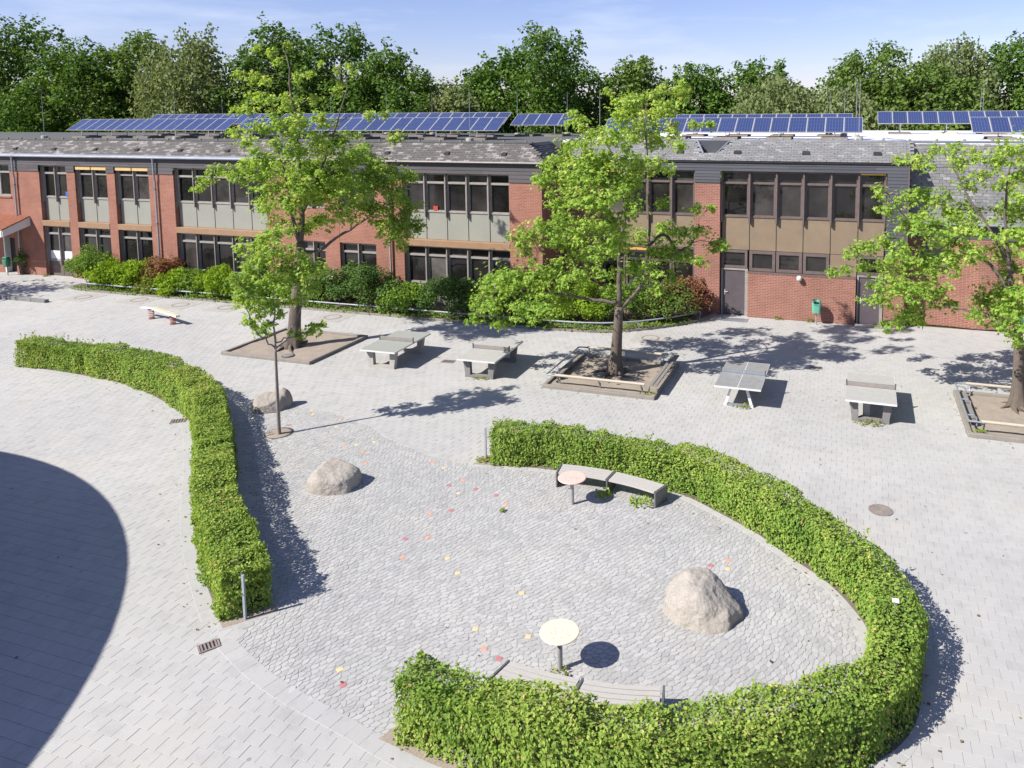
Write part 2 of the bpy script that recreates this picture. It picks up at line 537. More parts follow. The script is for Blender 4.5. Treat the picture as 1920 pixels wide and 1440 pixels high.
def leaf_cloud(C, Rr, dens, size, seed, up=.8, squash=.75, shell=.45):
    """leaf places, facings, sizes for clumps at C (n,3) with radii Rr"""
    r_ = np.random.default_rng(seed)
    cnt = np.maximum(4, (dens * Rr ** 2).astype(int))
    idx = np.repeat(np.arange(len(C)), cnt)
    n = len(idx)
    D = r_.normal(size=(n, 3)); D /= np.linalg.norm(D, axis=1)[:, None]
    rad = shell + (1.12 - shell) * r_.random(n) ** .6
    # lumpy clump outline
    ph = r_.random((len(C), 3)) * 6.28
    rad *= 1 + .22 * np.sin(3.1 * D[:, 0] + ph[idx, 0]) * np.sin(2.7 * D[:, 1] + ph[idx, 1]) + .12 * np.sin(5 * D[:, 2] + ph[idx, 2])
    P = C[idx] + D * np.array([1, 1, squash]) * (rad * Rr[idx])[:, None]
    N = D * .7 + np.array([0, 0, up]) + r_.normal(size=(n, 3)) * .45
    S = size * r_.uniform(.7, 1.25, n)
    return P, N, S, D, idx

def leaf_mesh(name, P, N, S, tint, shape, seed):
    r_ = np.random.default_rng(seed)
    Rm = frames(N, r_.random(len(P)) * 2 * PI)
    V, F, T = scatter(shape[0], shape[1], Rm, P, S, tint)
    return np_mesh(name, V, F, T)

_LAT = np.random.default_rng(5).random((256, 256))
def vnoise(x, y):
    """smooth value noise, -1..1"""
    xi, yi = np.floor(x).astype(int), np.floor(y).astype(int)
    fx, fy = x - xi, y - yi
    fx, fy = fx * fx * (3 - 2 * fx), fy * fy * (3 - 2 * fy)
    g = lambda a, b: _LAT[(xi + a) % 256, (yi + b) % 256]
    v = (g(0, 0) * (1 - fx) + g(1, 0) * fx) * (1 - fy) + (g(0, 1) * (1 - fx) + g(1, 1) * fx) * fy
    return v * 2 - 1

def poly_in(P, poly):
    x, y = P[:, 0], P[:, 1]
    ins = np.zeros(len(P), bool)
    n = len(poly)
    for i in range(n):
        x0, y0 = poly[i]; x1, y1 = poly[(i + 1) % n]
        if y0 == y1: continue
        c = ((y0 > y) != (y1 > y)) & (x < (x1 - x0) * (y - y0) / (y1 - y0) + x0)
        ins ^= c
    return ins

def smooth_path(pts, step=.15):
    """Catmull-Rom through the points, even steps"""
    P = [np.array(p, float) for p in pts]
    P = [2 * P[0] - P[1]] + P + [2 * P[-1] - P[-2]]
    out = []
    for i in range(1, len(P) - 2):
        for t in np.linspace(0, 1, 24, endpoint=False):
            a, b_, c, d = P[i - 1], P[i], P[i + 1], P[i + 2]
            out.append(.5 * ((2 * b_) + (c - a) * t + (2 * a - 5 * b_ + 4 * c - d) * t * t + (3 * b_ - a - 3 * c + d) * t ** 3))
    out.append(P[-2])
    out = np.array(out)
    s = np.r_[0, np.cumsum(np.linalg.norm(np.diff(out, axis=0), axis=1))]
    k = max(2, int(s[-1] / step))
    q = np.linspace(0, s[-1], k + 1)
    return np.stack([np.interp(q, s, out[:, j]) for j in range(out.shape[1])], 1)

def path_normals(P):
    d = np.gradient(P, axis=0)
    d /= np.linalg.norm(d, axis=1)[:, None]
    return np.stack([-d[:, 1], d[:, 0]], 1)      # to the left of the walking direction

# ------------------------------------------------------------------ ground and paving
g = MB().box(-900, 900, -900, 900, -.4, -.06)
tag(g.build('ground', 'grass'), kind='structure')

COBBLE = [(-10.96, 10.72), (-9.87, 10.23), (-8.98, 9.98), (-8.2, 9.82), (-7.44, 9.66), (-6.9, 9.58), (-6.62, 10.3), (-4.4, 10.15), (-3.76, 10.2), (-2.8, 10.35), (-2.1, 10.7),
          (-1.36, 11.1), (-.62, 11.6), (0, 12.15), (.36, 12.7), (.5, 13.5), (.47, 14.56), (.16, 15.29), (-.37, 16.04), (-1.19, 16.71), (-2, 17.45),
          (-2.96, 18.1), (-3.9, 18.7), (-4.49, 18.9), (-7.08, 19.06), (-7.73, 19.1), (-8.92, 18.89), (-9.9, 18.72), (-11.66, 18.96), (-13.62, 19.73),
          (-14.3, 20.16), (-16.45, 20.88), (-17.8, 20.95), (-19.3, 20.1), (-18.72, 19.35), (-16.8, 17.45), (-15.01, 15.66), (-13.71, 14.4), (-12.2, 13.0), (-10.9, 11.75)]
HL_FRONT = [(-31.3, 21.0), (-29.47, 21.15), (-26.46, 20.94), (-24.36, 20.53), (-21.61, 19.52), (-19.98, 18.61), (-18.1, 16.94), (-16.07, 14.93), (-14.59, 13.51), (-13.02, 12.23), (-12.21, 11.63), (-11.5, 11.12)]
HR_INNER = [(-6.58, 10.42), (-5.6, 10.32), (-4.4, 10.25), (-3.6, 10.27), (-2.8, 10.4), (-2.1, 10.7), (-1.36, 11.1), (-.62, 11.6), (0, 12.15), (.36, 12.7), (.5, 13.5), (.47, 14.56),
            (.16, 15.29), (-.37, 16.04), (-1.19, 16.75), (-2, 17.5), (-2.96, 18.15), (-3.9, 18.72), (-4.8, 18.95), (-6.0, 19.06), (-7.08, 19.1), (-8.2, 19.06), (-9.55, 18.85)]
hl = smooth_path(HL_FRONT, .2)
hr = smooth_path(HR_INNER, .2)
hl_n = path_normals(hl)                  # walking right/down: left is the far side
hr_n = -path_normals(hr)                 # walking anticlockwise: right is the outer side
hl_n *= np.sign(hl_n[len(hl) // 2] @ np.array([.7, .7]))
hr_n *= np.sign(hr_n[len(hr) // 2] @ np.array([1., .1]))
HW_L, HW_R = .92, .76

BEDS = {'a': (-24.7, -20.3, 24.62, 28.5), 'b': (-10.55, -6.38, 24.95, 28.85), 'c': (3.4, 7.55, 24.85, 28.75)}
bed_edge = smooth_path([(-43.2, 33.3), (-42.9, 32.2), (-41.5, 31.75), (-36, 31.75), (-30, 31.85), (-24, 31.9), (-18, 31.95), (-13.5, 32.0), (-11.3, 32.15), (-9.55, 32.8), (-7.91, 34.15), (-6.75, 35.65), (-6.35, 36.95)], .3)
PLANT_BED = [tuple(p) for p in bed_edge] + [(-14.2, 37.0), (-14.2, 34.3), (-43.3, 34.3)]

# yard slabs 30 x 27 cm, running bond, courses along the school front
pav = tag(MB().box(-70, 40, -60, 37.6, -.05, -.012).build('paving', 'bedding'), kind='structure')
SX, SY = .30, .27
rows = np.arange(int(3 / SY), int(37.2 / SY))
P = []
for r_i in rows:
    xs = np.arange(-56, 15, SX) + (SX / 2 if r_i % 2 else 0) + .03 * math.sin(r_i * 12.9)
    P.append(np.stack([xs, np.full(len(xs), (r_i + .5) * SY), np.zeros(len(xs))], 1))
P = np.concatenate(P)
P = P[in_view(P)]
def inset_poly(poly, d):
    c = np.mean(np.array(poly), 0)
    return [tuple(np.array(q) + (c - np.array(q)) / np.linalg.norm(c - np.array(q)) * d) for q in poly]
keep = ~poly_in(P, COBBLE)
for path, nrm, wd in ((hl, hl_n, HW_L), (hr, hr_n, HW_R)):
    a = path + nrm * .1; b_ = path + nrm * (wd - .1)
    keep &= ~poly_in(P, [tuple(q) for q in a] + [tuple(q) for q in b_[::-1]])
for x0, x1, y0, y1 in BEDS.values():
    keep &= ~((P[:, 0] > x0 + .1) & (P[:, 0] < x1 - .1) & (P[:, 1] > y0 + .1) & (P[:, 1] < y1 - .1))
keep &= ~poly_in(P, PLANT_BED)
keep &= ~((P[:, 1] > 34.1) & (P[:, 0] < -14.2)) & ~((P[:, 1] > 36.8) & (P[:, 0] < 2.3)) & (P[:, 1] < 37.2)
P = P[keep]
hx, hy, e, g_ = SX / 2 - .0016, SY / 2 - .0026, .0030, .006
SLAB_V = np.array([(-hx + e, -hy + e, 0), (hx - e, -hy + e, 0), (hx - e, hy - e, 0), (-hx + e, hy - e, 0),
                   (-hx, -hy, -.003), (hx, -hy, -.003), (hx, hy, -.003), (-hx, hy, -.003), (-hx, -hy, -.03), (hx, -hy, -.03), (hx, hy, -.03), (-hx, hy, -.03)])
SLAB_F = np.array([(0, 1, 2, 3)] + [(4 + i, 4 + (i + 1) % 4, (i + 1) % 4, i) for i in range(4)] + [(8 + i, 8 + (i + 1) % 4, 4 + (i + 1) % 4, 4 + i) for i in range(4)])
tilt = rng.normal(size=(len(P), 2)) * .0015
P[:, 2] = rng.normal(size=len(P)) * .0012
Rm = np.zeros((len(P), 3, 3))
Rm[:] = np.eye(3)
Rm[:, 2, 0] = tilt[:, 0]; Rm[:, 2, 1] = tilt[:, 1]; Rm[:, 0, 2] = -tilt[:, 0]; Rm[:, 1, 2] = -tilt[:, 1]
near = np.argsort(P[:, 0] ** 2 * .6 + P[:, 1] ** 2 + np.where(in_view(P, -5, -5), 0, 1e6))
slab_me = np_mesh('paving_slab', SLAB_V, SLAB_F)
for i in near[:300]:
    put('paving_slab', slab_me, 'slab', pav, P[i] , euler_R(Rm[i]))
rest = near[300:]
V, F, T = scatter(SLAB_V, SLAB_F, Rm[rest], P[rest], None, rng.random(len(rest)))
tag(put('paving_slabs_beyond', np_mesh('paving_slabs_beyond', V, F, T), 'slab', pav), kind='stuff')

# rounded irregular paving stones between the hedges
COLOURED = [(-17.31, 21.0, 'o'), (-17.09, 20.72, 'y'), (-16.81, 20.43, 'y'), (-15.69, 20.4, 'o'), (-15.41, 19.81, 'y'), (-16.96, 19.46, 'r'), (-14.31, 18.7, 'o'), (-14.0, 18.87, 'y'), (-13.6, 19.2, 'y'),
            (-13.5, 18.5, 'o'), (-12.98, 17.89, 'o'), (-11.19, 18.49, 'o'), (-10.73, 18.3, 'y'), (-10.07, 17.42, 'r'), (-9.86, 17.8, 'o'), (-9.63, 17.12, 'y'), (-9.3, 17.45, 'r'), (-8.63, 17.3, 'r'), (-8.2, 17.0, 'o'),
            (-9.8, 16.03, 'o'), (-9.36, 16.27, 'r'), (-9.74, 14.8, 'r'), (-9.28, 15.02, 'o'), (-9.39, 14.14, 'o'), (-8.41, 14.4, 'y'), (-7.92, 13.97, 'y'), (-6.32, 13.74, 'y'), (-6.71, 12.45, 'y'), (-5.66, 12.56, 'y'),
            (-6.3, 12.0, 'o'), (-5.92, 11.85, 'r'), (-8.5, 10.74, 'y'), (-8.21, 10.44, 'r'), (-2.79, 15.88, 'r'), (-2.46, 16.2, 'o'), (-2.43, 15.87, 'y')]
cob = tag(MB().prism(COBBLE, -.045, -.006).build('cobble_paving', 'joint_sand'), kind='structure')
KX, KY, ANG = .126, .126, math.radians(62)
ca, sa = math.cos(ANG), math.sin(ANG)
def to_q(p):                                # stretch so that stones come out longer one way, direction wandering
    x, y = p[:, 0], p[:, 1]
    a = ANG + .55 * np.sin(x * .55 + 1.3) + .45 * np.sin(y * .5 + x * .2)
    return a
seeds = []
yy = 9.2
k = 0
while yy < 21.4:
    xs = np.arange(-19.6, 1.0, KX)
    seeds.append(np.stack([xs + (KX / 2 if k % 2 else 0), np.full(len(xs), yy)], 1))
    yy += KY * .9; k += 1
seeds = np.concatenate(seeds)
seeds += rng.normal(size=seeds.shape) * .026
seeds = seeds[poly_in(seeds, COBBLE)]
cc = np.array([(x, y) for x, y, _ in COLOURED])
dmin = np.min(np.linalg.norm(seeds[:, None] - cc[None], axis=2), axis=1)
seeds = seeds[dmin > .10]
seeds = np.concatenate([cc, seeds])
ang = to_q(seeds)
cell = .26
grid = {}
for i, (x, y) in enumerate(seeds): grid.setdefault((int(x // cell), int(y // cell)), []).append(i)
def stone_poly(i):
    x, y = seeds[i]
    c, s = math.cos(ang[i]), math.sin(ang[i])
    cx, cy = int(x // cell), int(y // cell)
    poly = [(-.2, -.2), (.2, -.2), (.2, .2), (-.2, .2)]
    nb = []
    for ax in (-1, 0, 1):
        for ay in (-1, 0, 1):
            for j in grid.get((cx + ax, cy + ay), ()):
                if j != i: nb.append((seeds[j][0] - x, seeds[j][1] - y))
    nb.sort(key=lambda q: q[0] * q[0] + q[1] * q[1])
    for dx, dy in nb[:14]:
        # distance measured shorter along the local grain, so stones stretch that way
        u, v = dx * c + dy * s, -dx * s + dy * c
        nx, ny = .62 * u * c - 1.5 * v * s, .62 * u * s + 1.5 * v * c
        h = (nx * dx + ny * dy) / 2
        out = []
        for a in range(len(poly)):
            p0, p1 = poly[a], poly[(a + 1) % len(poly)]
            d0, d1 = p0[0] * nx + p0[1] * ny - h, p1[0] * nx + p1[1] * ny - h
            if d0 <= 0: out.append(p0)
            if d0 * d1 < 0:
                t = d0 / (d0 - d1)
                out.append((p0[0] + (p1[0] - p0[0]) * t, p0[1] + (p1[1] - p0[1]) * t))
        poly = out
        if len(poly) < 3: return None
    return poly
def stone_geo(poly, gap=.0056, rnd=.25, far=False):
    q = np.array(poly)
    c = q.mean(0)
    q = q[np.linalg.norm(q - np.roll(q, 1, 0), axis=1) > .010]
    if len(q) < 3: return None
    dd = np.linalg.norm(q - c, axis=1)[:, None]
    q = c + (q - c) * np.maximum(.3, 1 - gap / np.maximum(dd, .02))
    ring = q
    for f_ in ((rnd, 1 - rnd), (.27, .73)):
        nx_ = np.roll(ring, -1, 0)
        nr = np.empty((len(ring) * 2, 2))
        nr[0::2] = ring + (nx_ - ring) * f_[0]; nr[1::2] = ring + (nx_ - ring) * f_[1]
        ring = nr
        if len(ring) > 16 or rnd < .15 or far: break
    n_ = len(ring)
    top = c + (ring - c) * .965
    V = [(p_[0], p_[1], 0) for p_ in top] + [(p_[0], p_[1], -.010) for p_ in ring]
    F = [tuple(range(n_))] + [(n_ + i, n_ + (i + 1) % n_, (i + 1) % n_, i) for i in range(n_)]
    return V, F
order = np.argsort((seeds[:, 0] * .75) ** 2 + seeds[:, 1] ** 2 + np.where(poly_in(seeds, [(-6.3, 9.9), (1, 9.9), (1, 12.6), (-2, 11.3)]), 1e4, 0))
bigV, bigF, bigT = [], [], []
nind = 0
for i in order:
    po = stone_poly(i)
    if po is None: continue
    if i < len(COLOURED):
        a = ang[i]; h_ = .060
        sq = [(math.cos(a + q) * h_ * 1.41, math.sin(a + q) * h_ * 1.41) for q in (.785, 2.356, 3.927, 5.498)]
        gv = stone_geo(sq, .004, .1)
    else:
        gv = stone_geo(po, far=seeds[i][1] > 15.5)
    if gv is None: continue
    V, F = gv
    z = rng.normal() * .0016
    if i < len(COLOURED) or nind < 300:
        me = bpy.data.meshes.new('paving_stone')
        me.from_pydata(V, [], F)
        if i < len(COLOURED):
            put('coloured_stone', me, {'r': 'stone_red', 'o': 'stone_orange', 'y': 'stone_yellow'}[COLOURED[i][2]], cob, (seeds[i][0], seeds[i][1], .001))
        else:
            nind += 1
            put('paving_stone', me, 'cobble', cob, (seeds[i][0], seeds[i][1], z), (rng.normal() * .0015, rng.normal() * .0015, 0))
    else:
        o = len(bigV)
        x, y = seeds[i]
        t0, t1 = rng.normal() * .0015, rng.normal() * .0015
        bigV += [(p_[0] + x, p_[1] + y, p_[2] + z + t0 * p_[0] + t1 * p_[1]) for p_ in V]
        bigF += [tuple(q + o for q in f) for f in F]
        bigT += [rng.random()] * len(V)
me = bpy.data.meshes.new('paving_stones_beyond')
me.from_pydata(bigV, [], bigF)
a_ = me.attributes.new('tint', 'FLOAT', 'POINT')
a_.data.foreach_set('value', np.array(bigT, np.float32))
tag(put('paving_stones_beyond', me, 'cobble', cob), kind='stuff')

# border courses: single rows of slabs that follow the curved edges
bor = tag(MB().prism([tuple(q) for q in hl - hl_n * .02] + [tuple(q) for q in (hl + hl_n * HW_L)[::-1]], -.02, .006).build('hedge_soil', 'dark_soil'), kind='structure')
tag(MB().prism([tuple(q) for q in hr - hr_n * .02] + [tuple(q) for q in (hr + hr_n * (HW_R + .03))[::-1]], -.02, .006).build('hedge_soil', 'dark_soil'), kind='structure')
tag(MB().prism([(-6.94, 9.62), (-6.0, 9.47), (-5.0, 9.36), (-5.0, 10.0), (-6.62, 10.45)], -.02, .0074).build('hedge_soil', 'soil'), kind='structure')
tag(MB().prism([(-10.05, 18.74), (-9.5, 18.82), (-9.5, 19.62), (-9.75, 19.7)], -.02, .0074).build('hedge_soil', 'soil'), kind='structure')
tag(MB().prism([(-11.6, 11.15), (-11.35, 10.98), (-10.7, 11.72), (-11.0, 11.95)], -.02, .0072).build('hedge_soil', 'soil'), kind='structure')
kerbs = tag(MB().box(-26, -25.7, 20.2, 20.5, -.04, -.03).build('border_course', 'bedding'), kind='structure')
def course(path, width, length, z, side=0):
    p_ = smooth_path(path, length)
    n_ = path_normals(p_)
    for i in range(len(p_) - 1):
        a0, a1 = p_[i], p_[i + 1]
        d = (a1 - a0); d = d / np.linalg.norm(d) * .003
        q = [a0 + d + n_[i] * (side * width / 2 - width / 2), a1 - d + n_[i + 1] * (side * width / 2 - width / 2), a1 - d + n_[i + 1] * (side * width / 2 + width / 2), a0 + d + n_[i] * (side * width / 2 + width / 2)]
        c = np.mean(q, 0)
        mb = MB()
        top = [c + (x - c) * .98 for x in q]
        V = [(x[0] - c[0], x[1] - c[1], 0) for x in top] + [(x[0] - c[0], x[1] - c[1], -.003) for x in q] + [(x[0] - c[0], x[1] - c[1], -.035) for x in q]
        mb.add(V, [(0, 1, 2, 3)] + [(4 + k, 4 + (k + 1) % 4, (k + 1) % 4, k) for k in range(4)] + [(8 + k, 8 + (k + 1) % 4, 4 + (k + 1) % 4, 4 + k) for k in range(4)])
        o = mb.build('border_slab', 'border_slab', kerbs, world=False)
        o.location = (c[0], c[1], z)
course([(-11.0, 10.68), (-9.87, 10.22), (-8.98, 9.96), (-8.2, 9.80), (-7.44, 9.64), (-6.95, 9.52), (-6.0, 9.33), (-4.8, 9.22)], .33, .33, .0035)
course([tuple(q) for q in (hl - hl_n * .17)[::6]], .30, .42, .0036)
course([tuple(q) for q in (hl + hl_n * (HW_L + .15))[40::6]], .28, .42, .0040)
course([(-11.45, 10.96), (-11.1, 11.35), (-10.72, 11.72)], .22, .3, .0044)
course([tuple(q) for q in (hr - hr_n * .10)[::5]], .20, .34, .0038)
course([tuple(q) for q in (hr + hr_n * (HW_R + .14))[::6]], .28, .36, .0040)
course([(-10.15, 18.72), (-9.95, 19.2), (-9.75, 19.72)], .25, .33, .0046)
course([(-10.3, 18.76), (-11.66, 18.98), (-13.62, 19.75), (-14.3, 20.18), (-16.45, 20.92), (-17.8, 20.98)], .13, .3, .0032)

# ------------------------------------------------------------------ hedges
def hedge(name, label, path, nrm, wd, h, seed, dens=1250):
    c0 = path[len(path) // 2]
    t = thing(name, label, 'hedge', (c0[0], c0[1], 0))
    r_ = np.random.default_rng(seed)
    seg = np.linalg.norm(np.diff(path, axis=0), axis=1)
    s = np.r_[0, np.cumsum(seg)]
    Ltot = s[-1]
    def bulge(a, b_):        # uneven clipping along the hedge: a runs along it, b_ across or up
        a = np.asarray(a, float); b_ = np.asarray(b_, float) + 0 * a
        return 1.2 * (.075 * vnoise(a * .9 + seed * 7, b_ * 1.1) + .055 * vnoise(a * 2.6 + 31, b_ * 2.6 + seed) + .035 * vnoise(a * 6.5, b_ * 6.5 + 17))
    parts = []
    per = 2 * h + wd
    n = int(dens * Ltot * per)
    q = r_.random(n) * Ltot
    w_ = r_.random(n) * per
    P = np.empty((n, 3)); N = np.empty((n, 3))
    cx = np.interp(q, s, path[:, 0]); cy = np.interp(q, s, path[:, 1])
    nx = np.interp(q, s, nrm[:, 0]); ny = np.interp(q, s, nrm[:, 1])
    nn = np.sqrt(nx * nx + ny * ny); nx /= nn; ny /= nn
    near = w_ < h; top = (w_ >= h) & (w_ < h + wd); far = w_ >= h + wd
    hh = h + bulge(q, 50.0) + .03 * np.sin(q * .6 + seed)
    z = np.where(near, w_ / h * hh, np.where(far, (w_ - h - wd) / h * hh, hh))
    off = np.where(near, bulge(q, z + 3), np.where(far, wd + bulge(q + 90, z + 9), (w_ - h)))
    # rounded shoulders
    e0 = np.minimum(off, wd - off)
    z = np.where(top, z - .07 * np.clip(1 - e0 / .12, 0, 1) ** 2 + bulge(q + 40, off * 1.0 + 20) * .7, z)
    sh = np.clip((z / hh - .82) / .18, 0, 1)
    off = np.where(near, off + .06 * sh ** 2, np.where(far, off - .06 * sh ** 2, off))
    # thinner towards the foot
    ft = np.clip(1 - z / .25, 0, 1)
    off = np.where(near, off - .03 * ft, np.where(far, off + .03 * ft, off))
    out = np.stack([np.where(near, -nx, np.where(far, nx, 0)), np.where(near, -ny, np.where(far, ny, 0)), np.where(top, 1.0, 0)], 1)
    depth = r_.random(n) ** 1.6 * .15 - .02 - (r_.random(n) < .05) * r_.random(n) * .07
    P[:, 0] = cx + nx * off; P[:, 1] = cy + ny * off; P[:, 2] = z
    P -= out * depth[:, None]
    P[:, 2] = np.maximum(P[:, 2], .02)
    N = out * .75 + np.array([0, 0, .55]) + r_.normal(size=(n, 3)) * .5
    # both ends closed
    for end, sg in ((0, -1), (-1, 1)):
        m_ = int(dens * wd * h)
        d = (path[1] - path[0]) if end == 0 else (path[-1] - path[-2])
        d = d / np.linalg.norm(d) * sg
        o_ = r_.random(m_) * wd; zz = r_.random(m_) * h
        pe = np.stack([path[end][0] + nrm[end][0] * o_ + d[0] * (.03 + bulge(o_ * 3, zz * 3) * .8), path[end][1] + nrm[end][1] * o_ + d[1] * (.03 + bulge(o_ * 3, zz * 3) * .8), zz], 1)
        dp = r_.random(m_) ** 1.5 * .15
        pe[:, :2] -= d[None] * dp[:, None]
        P = np.concatenate([P, pe])
        N = np.concatenate([N, np.tile([d[0] * .75, d[1] * .75, .5], (m_, 1)) + r_.normal(size=(m_, 3)) * .5])
        q = np.r_[q, np.full(m_, s[end])]
        depth = np.r_[depth, dp]
    k = len(P)
    # sprigs that stick up out of the top
    sp = int(Ltot * 9)
    qs = r_.random(sp) * Ltot; os_ = r_.random(sp) * wd * .8 + wd * .1
    bx = np.interp(qs, s, path[:, 0]) + np.interp(qs, s, nrm[:, 0]) * os_
    by = np.interp(qs, s, path[:, 1]) + np.interp(qs, s, nrm[:, 1]) * os_
    rep = 7
    zz = np.repeat(h + r_.random(sp) * .05, rep) + np.tile(np.linspace(0, 1, rep), sp) * np.repeat(r_.uniform(.06, .20, sp), rep)
    pe = np.stack([np.repeat(bx, rep) + r_.normal(size=sp * rep) * .02, np.repeat(by, rep) + r_.normal(size=sp * rep) * .02, zz], 1)
    P = np.concatenate([P, pe]); N = np.concatenate([N, r_.normal(size=(sp * rep, 3)) + np.array([0, 0, .6])])
    q = np.r_[q, np.repeat(qs, rep)]; depth = np.r_[depth, np.full(sp * rep, -.03)]
    S = r_.uniform(.04, .082, len(P))
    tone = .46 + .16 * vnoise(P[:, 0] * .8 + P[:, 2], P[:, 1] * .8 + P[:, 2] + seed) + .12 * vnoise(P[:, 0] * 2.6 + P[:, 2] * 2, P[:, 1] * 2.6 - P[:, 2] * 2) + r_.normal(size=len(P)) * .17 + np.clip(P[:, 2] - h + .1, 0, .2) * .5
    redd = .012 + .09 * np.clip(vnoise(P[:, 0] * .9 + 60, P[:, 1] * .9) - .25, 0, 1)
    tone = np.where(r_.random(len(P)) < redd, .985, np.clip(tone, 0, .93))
    loc = np.array([c0[0], c0[1], 0])
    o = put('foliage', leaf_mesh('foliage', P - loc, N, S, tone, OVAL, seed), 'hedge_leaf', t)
    tag(o, kind='stuff')
    # dense dark twiggy inside
    mb = MB()
    ins = .24
    a = (path + nrm * ins)[1:-1]; b_ = (path + nrm * (wd - ins))[1:-1]
    m_ = len(a)
    V = [(*x, .05) for x in a] + [(*x, h - .24) for x in a] + [(*x, h - .24) for x in b_] + [(*x, .05) for x in b_]
    F = [(r * m_ + i, r * m_ + i + 1, (r + 1) * m_ + i + 1, (r + 1) * m_ + i) for r in range(3) for i in range(m_ - 1)]
    F += [(0, m_, 2 * m_, 3 * m_), (m_ - 1, 2 * m_ - 1, 3 * m_ - 1, 4 * m_ - 1)]
    mb.add(V, F).build('twig_core', 'hedge_inside', t)
    return t
HH = 1.02
hedge('clipped_hedge', 'long curved clipped hedge with green leaves on the left side of the yard', hl, hl_n, HW_L, HH, 3)
hedge('clipped_hedge', 'U-shaped clipped hedge curving round the cream table and the large boulder', hr, hr_n, HW_R, HH, 5, 1250)

# wire fence hidden inside each hedge: posts and wires show at the ends and gaps
def wire_fence(label, pts, h, tops=()):
    t = thing('wire_fence', label, 'fence', (pts[0][0], pts[0][1], 0))
    for i in range(0, len(pts), 1):
        x, y = pts[i]
        MB().box(x - .025, x + .025, y - .02, y + .02, 0, h).build('fence_post', 'rail_grey', t)
    for z in (.1, .32, .54, .76, h - .03):
        MB().tube([(p_[0], p_[1] - .024, z) for p_ in pts], .006, 5).build('wire', 'steel', t)
    return t
wire_fence('galvanised wire fence showing at the left end of the U-shaped hedge', [(-9.84, 19.12), (-9.3, 19.33), (-8.2, 19.48), (-7.1, 19.5)], .93)
wire_fence('pale metal fence post standing at the near end of the left hedge', [(-11.13, 11.33), (-11.75, 11.85), (-12.6, 12.55)], .92)
t = thing('fence_post', 'thin grey post with a small cap sticking out of the right hedge', 'post', (.86, 14.0, 0))
MB().box(.835, .885, 13.98, 14.02, 0, 1.1).build('post', 'steel', t)
MB().box(.80, .92, 13.95, 14.05, 1.1, 1.125).build('cap', 'white_paint', t)

# ------------------------------------------------------------------ boulders
def boulder(name, label, cx, cy, rx, ry, rz, rot, cuts, seed, mat):
    t = thing(name, label, 'boulder', (cx, cy, 0), rot)
    bm = bmesh.new()
    bmesh.ops.create_icosphere(bm, subdivisions=6, radius=1)
    r_ = random.Random(seed)
    pl = [(Vector(c[:3]).normalized(), c[3]) for c in cuts]
    for _ in range(14):
        pl.append((Vector((r_.uniform(-1, 1), r_.uniform(-1, 1), r_.uniform(-.2, 1))).normalized(), r_.uniform(.86, 1.0)))
    for v in bm.verts:
        d = v.co.normalized()
        s = 1 / 1.12 ** 28
        for nrm, dist in pl:
            k = d.dot(nrm)
            if k > .05: s += (k / dist) ** 28
        r = s ** (-1 / 28)
        r *= 1 + .05 * noise.noise(d * 2.2 + Vector((seed, 0, 0))) + .026 * noise.noise(d * 5 + Vector((0, seed, 0))) + .018 * noise.noise(d * 13) + .008 * noise.noise(d * 36)
        v.co = Vector((d.x * r * rx, d.y * r * ry, d.z * r * rz))
    me = bpy.data.meshes.new('stone')
    bm.to_mesh(me); bm.free()
    me.polygons.foreach_set('use_smooth', np.ones(len(me.polygons), bool))
    o = put('stone', me, mat, t)
    return t
boulder('boulder', 'largest pointed granite boulder near the cream round table', -2.70, 14.28, .80, .70, .80, -.15, [(.12, -.05, 1, .84), (.58, .0, .82, .74), (-1, -.15, .10, .92), (-.62, -.2, .76, .96), (.0, -1, .22, .86), (0, 1, .35, .85), (1, -.2, .05, .93), (.55, -.70, .45, .84), (-.3, -.8, .5, .95)], 4, 'boulder')
boulder('boulder', 'pale flat-topped granite boulder below the young tree', -13.02, 16.45, .74, .60, .68, .2, [(.10, -.15, 1, .70), (.25, -1, .10, .86), (-1, -.25, .10, .88), (1, -.1, .05, .90), (.3, -.6, .74, .92), (-.5, -.4, .75, .90), (0, 1, .1, .88), (-.5, -.85, .1, .92)], 9, 'boulder')
boulder('boulder', 'low brown boulder with a rounded back hump behind the young tree trunk', -18.55, 20.4, .62, .50, .60, .4, [(-.1, -.3, .95, .68), (.2, -1, .1, .86), (-1, 0, .1, .90), (1, -.3, .1, .88), (.4, -.6, .7, .88)], 13, 'boulder_grey')
b2 = [o for o in col.objects if o.name.startswith('boulder')][-1]
bm = bmesh.new(); bmesh.ops.create_icosphere(bm, subdivisions=5, radius=1)
for v in bm.verts:
    d = v.co.normalized(); r = 1 + .06 * noise.noise(d * 2 + Vector((5, 1, 0))) + .02 * noise.noise(d * 7)
    v.co = Vector((d.x * .26 * r + .44, d.y * .32 * r + .24, d.z * .62 * r))
me = bpy.data.meshes.new('hump'); bm.to_mesh(me); bm.free()
me.polygons.foreach_set('use_smooth', np.ones(len(me.polygons), bool))
put('hump', me, 'boulder_grey', b2)

